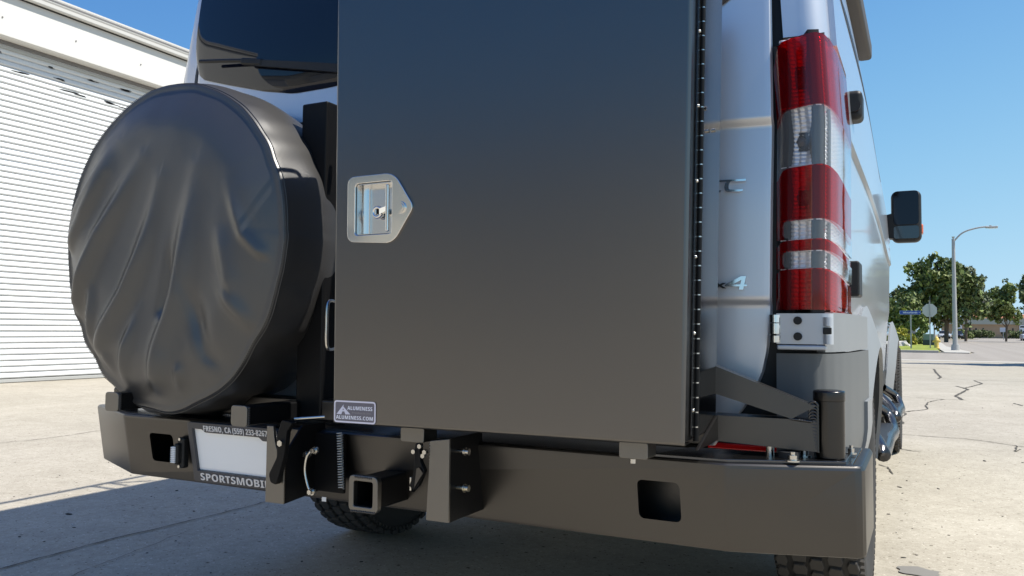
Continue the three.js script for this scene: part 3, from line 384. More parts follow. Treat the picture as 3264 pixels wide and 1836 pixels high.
// ------------------------------------------------------------------ aluminium rear bumper
function sweep(path, prof) {
  const n = path.length, mit = path.map((p, i) => { const d = (a, b) => { const x = b[0] - a[0], z = b[1] - a[1], l = Math.hypot(x, z); return [z / l, -x / l]; }; const n1 = i ? d(path[i - 1], p) : d(p, path[i + 1]), n2 = i < n - 1 ? d(p, path[i + 1]) : n1; const k = 1 + n1[0] * n2[0] + n1[1] * n2[1]; return [(n1[0] + n2[0]) / k, (n1[1] + n2[1]) / k]; });
  const P = path.map((p, i) => prof.map(([d, y, lean = 0]) => [p[0] + mit[i][0] * d, y, p[1] + mit[i][1] * d - lean * (p[2] ?? 1)])), m = prof.length, pos = [];
  for (let i = 0; i < n - 1; i++) for (let j = 0; j < m; j++) { const k = (j + 1) % m; const a = P[i][j], b = P[i + 1][j], c = P[i + 1][k], d = P[i][k]; pos.push(...a, ...b, ...c, ...a, ...c, ...d); }
  const tri = THREE.ShapeUtils.triangulateShape(prof.map((p) => new THREE.Vector2(p[0] + (p[2] ?? 0), p[1])), []); for (const [a, b, c] of tri) { pos.push(...P[0][a], ...P[0][b], ...P[0][c]); pos.push(...P[n - 1][a], ...P[n - 1][c], ...P[n - 1][b]); }
  const g = new THREE.BufferGeometry(); g.setAttribute('position', new THREE.Float32BufferAttribute(pos, 3)); return g;
}
const faceZ = (y) => -0.034 * (0.603 - y) / 0.173; // main face leans in towards its foot
const bumper = part('rear_bumper', van, 'satin black folded aluminium bumper with angled ends');
{
  const path = [[-1.150, -0.36, 0], [-1.150, -0.152, 0.9], [-1.146, -0.142, 0.9], [-1.137, -0.1355, 0.9], [-0.846, -0.0022], [-0.836, 0], [0.836, 0], [0.846, -0.0022], [1.062, -0.085, 0.55], [1.073, -0.094, 0.55], [1.078, -0.106, 0.5], [1.078, -0.36, 0]];
  const outer = [[0.050, 0.431, 0.034], [0.006, 0.4295, 0.034], [0.0022, 0.431, 0.034], [0.0006, 0.436, 0.033], [0.0008, 0.594, 0.0018], [0.0032, 0.5985], [0.0058, 0.6018], [0.010, 0.603], [0.020, 0.603]], inner = [[0.020, 0.598], [0.011, 0.598], [0.0067, 0.594, 0.0018], [0.0065, 0.4365, 0.033], [0.050, 0.4365, 0.034]];
  let g = sweep(path, [...outer, ...inner]);
  g = clean(g);
  const brush = new Brush(g); brush.updateMatrixWorld();
  const ev = new Evaluator(); ev.useGroups = false;
  let res = brush;
  for (const [x0, x1] of [[-0.742, -0.650], [0.666, 0.752]]) { const c = new Brush(clean(extr(rrect(x0, 0.477, x1, 0.556, 0.013), 0.16).translate(0, 0, -0.10))); c.updateMatrixWorld(); res = ev.evaluate(res, c, SUBTRACTION); }
  mesh('bumper_shell', clean(toCreasedNormals(res.geometry, 0.45)), M.satinBumper, bumper);
  // flat top, butted against the rolled front edge
  const top = [[-1.129, -0.36], [-1.129, -0.1535], [-0.842, -0.0215], [0.842, -0.0215], [1.056, -0.105], [1.056, -0.36], [0.935, -0.36], [0.925, -0.165], [-0.925, -0.165], [-0.935, -0.36]];
  mesh('top_plate', extr(top.map(([x, z]) => [x, -z]), 0.005, 0.0012).rotateX(-Math.PI / 2).translate(0, 0.5972, 0), M.satinGloss, bumper);
  mesh('pivot_plate', extr([[0.70, 0.012], [0.842, 0.016], [1.045, 0.102], [1.045, 0.30], [0.945, 0.30], [0.93, 0.16], [0.74, 0.14]], 0.004, 0.001).rotateX(-Math.PI / 2).translate(0, 0.6036, 0), M.satinGloss, bumper);
  for (const [x0, x1] of [[-0.78, -0.61], [0.62, 0.80]]) { const w = x1 - x0, c = (x0 + x1) / 2; mesh('light_pocket', [bx(w, 0.13, 0.006, c, 0.515, -0.13, 0), bx(w, 0.006, 0.095, c, 0.453, -0.085, 0), bx(w, 0.006, 0.095, c, 0.577, -0.085, 0), bx(0.006, 0.13, 0.095, x0, 0.515, -0.085, 0), bx(0.006, 0.13, 0.095, x1, 0.515, -0.085, 0)], x0 < 0 ? M.blackMetal : M.satinBumper, bumper); }
  // hitch receiver
  const rc = extr(rrect(-0.039, -0.040, 0.039, 0.040, 0.014), 0.012, 0.002, [rrect(-0.0258, -0.0275, 0.0258, 0.0275, 0.006, THREE.Path)], 2).translate(0.079, 0.4875, 0.088);
  mesh('receiver_collar', rc, M.satinPlate, bumper);
  mesh('receiver_tube', extr(rrect(-0.032, -0.033, 0.032, 0.033, 0.008), 0.22, 0, [rrect(-0.0258, -0.0275, 0.0258, 0.0275, 0.006, THREE.Path)]).translate(0.079, 0.4875, -0.133), M.blackMetal, bumper);
  const beads = []; for (let k = 0; k < 14; k++) { beads.push(new THREE.SphereGeometry(0.0032, 8, 6).translate(0.048 + k * 0.0048, 0.4485 + 0.0012 * rnd(), 0.1012)); if (k > 1 && k < 12) beads.push(new THREE.SphereGeometry(0.0026, 8, 6).translate(0.048 + k * 0.0048, 0.5228 + 0.0012 * rnd(), 0.1012)); } mesh('weld_bead', beads, M.satinBumper, bumper);
  for (const [x, y] of [[-0.089, 0.4785]]) { mesh('bolt', [cyl(0.0085, 0.0085, 0.003, x, y, faceZ(y) + 0.0035, 'z', 20), cyl(0.0055, 0.0050, 0.006, x, y, faceZ(y) + 0.006, 'z', 6)], M.steel, bumper); }
  mesh('drain_hole', cyl(0.005, 0.005, 0.002, 0.129, 0.481, faceZ(0.481) + 0.0036, 'z', 16), M.blackMetal, bumper);
  // bolts and the black stop on top of the right end
  const bolt = (x, y, z, r = 0.010) => { mesh('bolt', [cyl(r * 1.5, r * 1.5, 0.0025, x, y + 0.0013, z, 'y', 24), cyl(r, r * 0.95, 0.009, x, y + 0.007, z, 'y', 6), cyl(r * 0.55, r * 0.5, 0.006, x, y + 0.0145, z, 'y', 12)], M.steel, bumper); };
  bolt(0.955, 0.6075, -0.062); bolt(0.905, 0.635, -0.115, 0.012); bolt(0.966, 0.6075, -0.135, 0.009); bolt(1.045, 0.6075, -0.22, 0.007);
  mesh('stud', [cyl(0.008, 0.008, 0.03, 0.905, 0.62, -0.115, 'y', 16)], M.steel, bumper);
  mesh('rubber_stop', cyl(0.020, 0.020, 0.012, 0.943, 0.6140, -0.105, 'y', 28), M.rubber, bumper);
}
{ // right swing arm: pivot post, lower arm, diagonal brace, weld ripples
  const a = part('swing_arm', van, 'black welded swing arm carrying the storage box');
  mesh('pivot_post', [new THREE.LatheGeometry([[0, 0.6085], [0.026, 0.6085], [0.0285, 0.611], [0.0285, 0.7185]].map(([r, y]) => new THREE.Vector2(r, y)), 40).translate(1.013, 0, -0.135)], M.satinPost, a);
  mesh('post_cap', [new THREE.LatheGeometry([[0.0285, 0.719], [0.0295, 0.7195], [0.0295, 0.735], [0.028, 0.738], [0.022, 0.7395], [0, 0.740]].map(([r, y]) => new THREE.Vector2(r, y)), 40).translate(1.013, 0, -0.135)], M.satinPost, a);
  const slab = (c, th) => shell((u, v) => [0, 1, 2].map((k) => lerp(lerp(c[0][k], c[1][k], u), lerp(c[3][k], c[2][k], u), v)), range(0, 1, 14), range(0, 1, 8), th);
  mesh('lower_arm', slab([[0.803, 0.633, -0.085], [0.995, 0.622, -0.105], [0.995, 0.682, -0.106], [0.803, 0.6835, -0.084]], 0.055), M.satinBumper, a);
  mesh('gusset_plate', extr([[0.085, 0.683], [0.085, 0.634], [-0.075, 0.634]], 0.004, 0.0008).rotateY(Math.PI / 2).translate(0.8045, 0, 0), M.satinBumper, a);
  mesh('lower_arm_run', bx(0.78, 0.05, 0.06, 0.40, 0.645, -0.115, 0.006), M.satinBumper, a);
  mesh('diagonal_brace', slab([[0.795, 0.729, -0.086], [0.948, 0.683, -0.100], [0.992, 0.7085, -0.105], [0.795, 0.785, -0.086]], 0.05), M.satinBumper, a);
  const w = []; for (let k = 0; k < 15; k++) w.push(new THREE.TorusGeometry(0.0085, 0.0022, 6, 12, Math.PI).rotateZ(-0.1).translate(0.9875, 0.622 + k * 0.0062, -0.1065)); mesh('weld_bead', w, M.satinBumper, a);
  const w2 = []; for (let k = 0; k < 8; k++) w2.push(new THREE.SphereGeometry(0.0045, 10, 8).scale(1.3, 0.7, 1).translate(0.945 + k * 0.0052, 0.6825 - 0.0004 * k, -0.1035)); mesh('weld_bead', w2, M.satinBumper, a);
}
{ // left carrier: pivot, arm, two cradle tubes, upright behind the cover
  const a = part('tyre_carrier', van, 'black welded swing-out tyre carrier');
  mesh('pivot_post', cyl(0.03, 0.03, 0.135, -1.0, 0.672, -0.14, 'y', 32), M.satinBumper, a);
  mesh('carrier_arm', bx(0.92, 0.055, 0.06, -0.53, 0.640, -0.11, 0.006), M.satinBumper, a);
  for (const [x, y] of [[-0.742, 0.650], [-0.285, 0.638]]) { mesh('cradle_tube', bx(0.050, 0.046, 0.19, x, y, 0.008, 0.006), M.blackMetal, a); mesh('end_cap', extr(rrect(-0.026, -0.025, 0.026, 0.025, 0.010), 0.006, 0.0015).translate(x, y, 0.103), M.satinPlate, a); const w = []; for (let k = 0; k < 8; k++) w.push(new THREE.SphereGeometry(0.0034, 8, 6).translate(x + 0.0255, y - 0.02 + k * 0.0057, 0.1035)); mesh('weld_bead', w, M.satinBumper, a); }
  mesh('upright_post', [bx(0.085, 0.82, 0.10, -0.235, 1.03, -0.125, 0.006)], M.blackMetal, a);
  mesh('wheel_mount', [bx(0.30, 0.42, 0.03, -0.36, 1.22, -0.2, 0.006)], M.blackMetal, a);
  mesh('grab_loop', tube([[-0.135, 0.80, -0.06], [-0.128, 0.80, -0.02], [-0.126, 0.86, -0.012], [-0.128, 0.915, -0.02], [-0.135, 0.915, -0.06]], 0.0045, 30, 8), M.steel, a);
  for (const y of [1.318, 1.300]) mesh('bolt', cyl(0.007, 0.007, 0.03, -0.146, y, -0.10, 'x', 12), M.steel, a);
}
{ // two spring latches that lock the swing arms to the bumper
  const coil = (x, y0, y1, z, r, n, lean = 0) => { const p = []; for (let i = 0; i <= n * 10; i++) { const t = i / (n * 10), an = t * n * Math.PI * 2; p.push([x + r * Math.cos(an) + lean * t, lerp(y0, y1, t), z + r * Math.sin(an)]); } return tube(p, 0.0016, n * 16, 6); };
  const bracket = (name, x0, x1, y0, y1, z, label) => {
    const l = part(name, van, label);
    const fp = new THREE.Shape(); fp.moveTo(x0, y0); fp.lineTo(x1, y0); fp.lineTo(x1, y0 + 0.095); fp.quadraticCurveTo(x1 - 0.030, y0 + 0.115, x1 - 0.034, y1 - 0.01); fp.lineTo(x1 - 0.036, y1); fp.lineTo(x0, y1); fp.closePath();
    return [l, fp];
  };
  { const [l, fp] = bracket('latch_assembly', -0.187, -0.132, 0.447, 0.622, 0.115, 'latch with lever, springs and flat bracket beside the licence plate');
    mesh('bracket_plate', extr(fp, 0.005, 0.001).translate(0, 0, 0.113), M.satinPlate, l);
    mesh('bracket_side', extr([[0.115, 0.447], [0.115, 0.56], [0.06, 0.62], [-0.02, 0.62], [-0.036, 0.46]], 0.005, 0).rotateY(-Math.PI / 2).translate(-0.132, 0, 0), M.blackMetal, l);
    mesh('bracket_foot', bx(0.09, 0.14, 0.012, -0.092, 0.53, 0.006, 0.003), M.blackMetal, l);
    mesh('lever', extr(rpoly([[-0.158, 0.497], [-0.140, 0.492], [-0.118, 0.56], [-0.112, 0.615], [-0.095, 0.636], [-0.128, 0.640], [-0.142, 0.60], [-0.14, 0.555], [-0.163, 0.515]], 0.006), 0.012, 0.0015).translate(0, 0, 0.122), M.blackMetal, l);
    mesh('bolt', [cyl(0.0075, 0.0075, 0.01, -0.126, 0.588, 0.138, 'z', 6), cyl(0.0095, 0.0095, 0.002, -0.126, 0.588, 0.134, 'z', 18)], M.steel, l);
    mesh('cable', rod([-0.122, 0.640, 0.10], [-0.062, 0.645, 0.065], 0.0032), M.steel, l);
    mesh('coil_spring', coil(-0.052, 0.605, 0.474, 0.022, 0.0062, 22, 0.008), M.galv, l);
    mesh('coil_spring', coil(-0.030, 0.697, 0.657, 0.0, 0.0062, 9), M.galv, l);
    mesh('pull_rod', rod([-0.030, 0.77, -0.01], [-0.031, 0.71, -0.005], 0.0032), M.steel, l);
    mesh('bolt', [cyl(0.009, 0.009, 0.012, 0.010, 0.690, -0.01, 'z', 16)], M.steel, l);
    mesh('bent_wire', tube([[-0.098, 0.562, 0.075], [-0.090, 0.566, 0.078], [-0.100, 0.552, 0.080], [-0.1045, 0.52, 0.08], [-0.095, 0.487, 0.08], [-0.09, 0.478, 0.08]], 0.0035, 40, 8), M.steel, l);
    for (const [x, y] of [[-0.104, 0.556], [-0.082, 0.567], [-0.088, 0.472]]) mesh('bolt', [cyl(0.0085, 0.0085, 0.006, x, y, 0.072, 'z', 18), cyl(0.006, 0.006, 0.012, x, y, 0.078, 'z', 6)], M.steel, l);
    mesh('tag', bx(0.012, 0.01, 0.002, -0.088, 0.447, 0.03, 0), M.white, l);
  }
  { const [l] = bracket('latch_assembly', 0.254, 0.309, 0.455, 0.624, 0.115, 'latch with lever and bolted upright bracket right of the hitch receiver');
    mesh('bracket_plate', extr([[0.2545, 0.455], [0.3085, 0.455], [0.3085, 0.625], [0.262, 0.618]], 0.005, 0.001).translate(0, 0, 0.113), M.satinPlate, l);
    mesh('bracket_side', extr([[0.113, 0.455], [0.113, 0.625], [-0.02, 0.625], [-0.032, 0.455]], 0.005, 0).rotateY(-Math.PI / 2).translate(0.3085, 0, 0), M.blackMetal, l);
    mesh('bracket_foot_lip', bx(0.05, 0.004, 0.10, 0.2815, 0.4575, 0.062, 0.001), M.satinBumper, l);
    for (const y of [0.597, 0.522]) mesh('bolt', [cyl(0.004, 0.004, 0.024, 0.32, y, 0.086, 'x', 12), cyl(0.0085, 0.0085, 0.003, 0.327, y, 0.086, 'x', 20), cyl(0.0072, 0.0072, 0.008, 0.333, y, 0.086, 'x', 6)], y < 0.55 ? M.zinc : M.steel, l);
    mesh('lever', [extr(rpoly([[0.228, 0.612], [0.240, 0.612], [0.241, 0.575], [0.252, 0.556], [0.236, 0.522], [0.225, 0.514], [0.214, 0.522], [0.224, 0.548]], 0.004), 0.010, 0.0012).translate(0, 0, 0.112)], M.blackMetal, l);
    mesh('lever_blade', extr([[0.2295, 0.520], [0.2505, 0.552], [0.2405, 0.563], [0.2345, 0.56]], 0.003).translate(0, 0, 0.124), M.satinBumper, l);
    mesh('rod_end', bx(0.004, 0.028, 0.004, 0.2165, 0.526, 0.12, 0.001), M.steel, l);
    for (const [x, y] of [[0.225, 0.594], [0.240, 0.606], [0.2525, 0.595], [0.2485, 0.587]]) mesh('bolt', [cyl(0.005, 0.005, 0.010, x, y, 0.122, 'z', 6)], M.steel, l);
    mesh('coil_spring', coil(0.2585, 0.612, 0.562, 0.105, 0.005, 8), M.galv, l);
  }
  for (const [x, w, y] of [[0.200, 0.060, 0.622], [0.693, 0.056, 0.626]]) { const p = mesh('rest_pad', extr(rrect(-w / 2, -0.014, w / 2, 0.018, 0.006), 0.05, 0.0015).translate(x, y, 0.042), M.satinPlate, van); }
  mesh('rest_bolt', cyl(0.006, 0.006, 0.008, 0.690, 0.607, 0.085, 'y', 12), M.steel, van);
}
{ // licence plate, its lettered frame and the lamp next to it; they lie on the leaning bumper face
  const p = part('licence_plate', van, 'blank white licence plate in a dark lettered frame');
  p.position.set(-0.413, 0.5205, faceZ(0.5205) + 0.002); p.rotation.x = Math.atan2(0.034, 0.173);
  const fr = rpoly([[-0.157, -0.082], [0.157, -0.082], [0.157, 0.082], [-0.157, 0.082]], 0.010); fr.holes.push(rpoly([[-0.140, -0.051], [0.140, -0.051], [0.140, 0.047], [0.105, 0.047], [0.094, 0.056], [-0.094, 0.056], [-0.105, 0.064], [-0.140, 0.064]].map(([x, y]) => [x, y]), 0.003, THREE.Path));
  mesh('plate_frame', extr(fr, 0.008, 0.0015).translate(0, 0, 0.003), M.frameDark, p);
  mesh('plate', bx(0.300, 0.150, 0.002, 0, 0, 0.0025, 0), M.plateWhite, p);
  const txt = (s, h, w, x, y) => { const g = new TextGeometry(s, { font, size: h, depth: 0.0016, curveSegments: 4 }); g.computeBoundingBox(); const b = g.boundingBox; g.translate(-b.min.x, 0, 0).scale(w / (b.max.x - b.min.x), 1, 1).translate(x, y, 0.0128); return g; };
  mesh('lettering', txt('FRESNO, CA (559) 233-8267', 0.0148, 0.222, -0.096, 0.0610), M.letter, p);
  mesh('lettering', txt('SPORTSMOBILE', 0.0195, 0.262, -0.129, -0.0755), M.letter, p);
  const l = part('plate_lamp', van); l.position.set(-0.601, 0.513, faceZ(0.513) + 0.003);
  mesh('lamp_body', [bx(0.026, 0.082, 0.022, 0, 0, 0.010, 0.006), bx(0.016, 0.056, 0.02, -0.003, -0.002, 0.024, 0.006)], M.blackPlastic, l);
  mesh('lamp_lens', bx(0.014, 0.044, 0.008, -0.008, -0.004, 0.032, 0.002), std({ color: rgb(0.62), roughness: 0.35 }), l);
  const ribs = []; for (let k = 0; k < 9; k++) ribs.push(bx(0.015, 0.0022, 0.009, -0.008, -0.023 + k * 0.0048, 0.0335, 0)); mesh('lens_ribs', ribs, M.white, l);
  for (const y of [0.036, -0.036]) mesh('screw', cyl(0.004, 0.004, 0.004, 0, y, 0.022, 'z', 14), M.steel, l);
}

// ------------------------------------------------------------------ storage box on the swing arm
const box = thing('storage_box', 'tall flat satin black aluminium storage box with chrome latch on the rear bumper', 'storage box', [0.027, 0.643, 0.15]);
{
  // the sheet-metal box is a touch wider at its top than at its foot, and hangs level on its arm
  const W = 0.776, H = 0.955, P = (g) => { const q = clean(g), p = q.attributes.position; for (let i = 0; i < p.count; i++) { const u = p.getX(i), v = p.getY(i); p.setXYZ(i, -0.0117 * v + u * (1 + 0.0307 / W * v), v + 0.0077 * u, p.getZ(i)); } return q; };
  const plate = [[0.038, 0.394], [0.158, 0.386], [0.2085, 0.461], [0.158, 0.537], [0.038, 0.537]];
  { // folded door skin: flat face, edges rolled back, opening for the latch
    const us = [0, 0.001, 0.0025, 0.0045, 0.007, 0.03, 0.060, 0.106, 0.152, ...range(0.19, 0.74, 14), 0.769, 0.7715, 0.7735, 0.775, 0.776], vs = [0, 0.001, 0.0025, 0.0045, 0.007, ...range(0.04, 0.38, 9), 0.409, 0.464, 0.519, ...range(0.55, 0.92, 10), H - 0.007, H - 0.0045, H - 0.0025, H - 0.001, H];
    const roll = (a, L) => { const d = Math.min(a, L - a); return d >= 0.007 ? 0 : -(0.007 - Math.sqrt(Math.max(0, 0.007 * 0.007 - (0.007 - d) * (0.007 - d)))); };
    mesh('door', P(shell((u, v) => [u, v, -0.003 + roll(u, W) + roll(v, H)], us, vs, 0.0016, (u, v) => !(u > 0.060 && u < 0.152 && v > 0.409 && v < 0.519))), M.satin, box);
    mesh('door_edge', P(mergeGeometries([bx(0.0016, H - 0.014, 0.046, 0.0009, H / 2, -0.033, 0), bx(0.0016, H - 0.014, 0.046, W - 0.0009, H / 2, -0.033, 0), bx(W - 0.004, 0.0016, 0.046, W / 2, 0.0009, -0.033, 0), bx(W - 0.004, 0.0016, 0.046, W / 2, H - 0.0009, -0.033, 0)].map(clean))), M.satin, box);
  }
  mesh('box_body', P(bx(W - 0.004, H - 0.006, 0.19, W / 2 + 0.002, H / 2 + 0.003, -0.152, 0.004)), M.boxSide, box);
  mesh('door_seal', P(bx(W - 0.016, H - 0.02, 0.004, W / 2, H / 2, -0.0555, 0)), M.rubber, box);
  // piano hinge down the right edge
  const kn = new THREE.CylinderGeometry(0.0052, 0.0052, 0.0242, 12), pinG = new THREE.CylinderGeometry(0.0036, 0.0036, 0.0026, 10);
  const h = part('piano_hinge', box);
  for (let k = 0; k < 35; k++) { mesh('knuckle', P(kn.clone().translate(W + 0.0065, 0.016 + k * 0.0265, -0.060)), M.blackMetal, h); mesh('hinge_pin', P(pinG.clone().translate(W + 0.0072, 0.016 + k * 0.0265 + 0.01325, -0.0592)), M.steel, h); }
  mesh('hinge_leaf', P(bx(0.002, H - 0.03, 0.018, W + 0.0032, H / 2, -0.048, 0)), M.satinGloss, h);
  for (let k = 0; k < 7; k++) mesh('rivet', P(new THREE.SphereGeometry(0.0032, 10, 8).translate(W + 0.004, 0.06 + k * 0.138, -0.046)), M.steel, h);
  for (const [v, d] of [[0.616, -0.085], [0.592, -0.16]]) mesh('rivet', P(cyl(0.004, 0.004, 0.008, W + 0.006, v, d, 'x', 12)), M.steel, box);
  // chrome latch
  const l = part('paddle_latch', box, 'polished five-sided latch plate with T handle');
  const ps = rpoly(plate, [0.020, 0.024, 0.014, 0.024, 0.020]); ps.holes.push(rrect(0.0585, 0.4075, 0.1535, 0.5205, 0.009, THREE.Path));
  mesh('latch_plate', P(extr(ps, 0.0025, 0.0012, [], 3, 14).translate(0, 0, -0.0022)), M.chrome, l);
  mesh('recess', [P(bx(0.002, 0.111, 0.026, 0.0605, 0.464, -0.0165, 0)), P(bx(0.002, 0.111, 0.026, 0.1515, 0.464, -0.0165, 0)), P(bx(0.093, 0.002, 0.026, 0.106, 0.4095, -0.0165, 0)), P(bx(0.093, 0.002, 0.026, 0.106, 0.5185, -0.0165, 0)), P(bx(0.092, 0.11, 0.002, 0.106, 0.464, -0.0305, 0)), P(new THREE.CylinderGeometry(0.016, 0.016, 0.108, 12, 1, true, Math.PI, Math.PI / 2).translate(0.0775, 0.464, -0.0135))], std({ color: rgb(0.76, 0.75, 0.73), metalness: 1, roughness: 0.2 }), l);
  mesh('handle_bar', P(bx(0.0085, 0.102, 0.008, 0.1375, 0.464, -0.0065, 0.003)), M.chrome, l);
  mesh('handle_hub', [P(new THREE.TorusGeometry(0.0105, 0.0042, 12, 28).scale(1, 1, 1.4).translate(0.104, 0.458, -0.019)), P(hexa([[0.112, 0.452, -0.012], [0.134, 0.458, -0.006], [0.134, 0.468, -0.006], [0.112, 0.465, -0.012]], [[0.112, 0.452, -0.024], [0.134, 0.458, -0.012], [0.134, 0.468, -0.012], [0.112, 0.465, -0.024]])), P(bx(0.012, 0.011, 0.012, 0.0955, 0.459, -0.022, 0.002))], M.chrome, l);
  mesh('hub_slot', P(bx(0.005, 0.010, 0.008, 0.1045, 0.459, -0.020, 0.001)), M.blackMetal, l);
  for (const v of [0.427, 0.5]) mesh('hinge_tab', P(bx(0.004, 0.010, 0.006, 0.1475, v, -0.010, 0.001)), M.steel, l);
  mesh('lock_cylinder', [P(cyl(0.0125, 0.0135, 0.006, 0.176, 0.461, 0.003, 'z', 28)), P(cyl(0.0095, 0.0095, 0.002, 0.176, 0.461, 0.0068, 'z', 24))], M.chrome, l);
  mesh('plate_screw', P(cyl(0.004, 0.004, 0.002, 0.182, 0.487, 0.001, 'z', 14)), M.chrome, l);
  mesh('lift_handle', P(tube([[0.02, H - 0.01, -0.20], [0.02, H + 0.045, -0.19], [0.02, H + 0.055, -0.17], [0.02, H + 0.055, -0.05], [0.02, H + 0.045, -0.02], [0.02, H - 0.005, -0.02]], 0.006, 50, 8)), M.blackMetal, box);
  // maker's sticker
  const tx = canvasTex(824, 360, (c) => { c.fillStyle = '#6d6870'; c.fillRect(0, 0, 824, 360); c.strokeStyle = '#e6e0ea'; c.lineWidth = 26; c.beginPath(); const r = 46, x = 14, y = 14, w = 796, h = 332; c.moveTo(x + r, y); c.lineTo(x + w - r, y); c.quadraticCurveTo(x + w, y, x + w, y + r); c.lineTo(x + w, y + h - r); c.quadraticCurveTo(x + w, y + h, x + w - r, y + h); c.lineTo(x + r, y + h); c.quadraticCurveTo(x, y + h, x, y + h - r); c.lineTo(x, y + r); c.quadraticCurveTo(x, y, x + r, y); c.stroke();
    c.fillStyle = '#dcd8e4'; c.beginPath(); c.moveTo(50, 226); c.lineTo(196, 62); c.lineTo(188, 100); c.lineTo(330, 222); c.lineTo(228, 226); c.lineTo(208, 178); c.lineTo(168, 180); c.lineTo(150, 228); c.closePath(); c.fill(); c.fillStyle = '#6d6870'; c.beginPath(); c.moveTo(184, 128); c.lineTo(198, 156); c.lineTo(172, 158); c.closePath(); c.fill();
    const fit = (s, x0, y0, wide, px, wt, col) => { c.font = `${wt} ${px}px sans-serif`; c.fillStyle = col; const m = c.measureText(s).width; c.save(); c.translate(x0, y0); c.scale(wide / m, 1); c.fillText(s, 0, 0); c.restore(); };
    fit('ALUMINESS', 268, 148, 494, 84, 'bold', '#f0eef6'); fit('Products Inc.', 356, 206, 400, 42, 'normal', '#97928f'); fit('ALUMINESS.COM', 42, 302, 738, 80, 'bold', '#f2f0f6'); });
  const st = new THREE.ShapeGeometry(rrect(0, 0, 0.111, 0.0475, 0.005)); { const p = st.attributes.position, u = st.attributes.uv; for (let i = 0; i < p.count; i++) u.setXY(i, p.getX(i) / 0.111, p.getY(i) / 0.0475); }
  mesh('maker_sticker', P(st.translate(0.006, 0.0035, 0.0006 - 0.0028)), phy({ map: tx, roughness: 0.4 }), box).position.z += 0.0004;
}

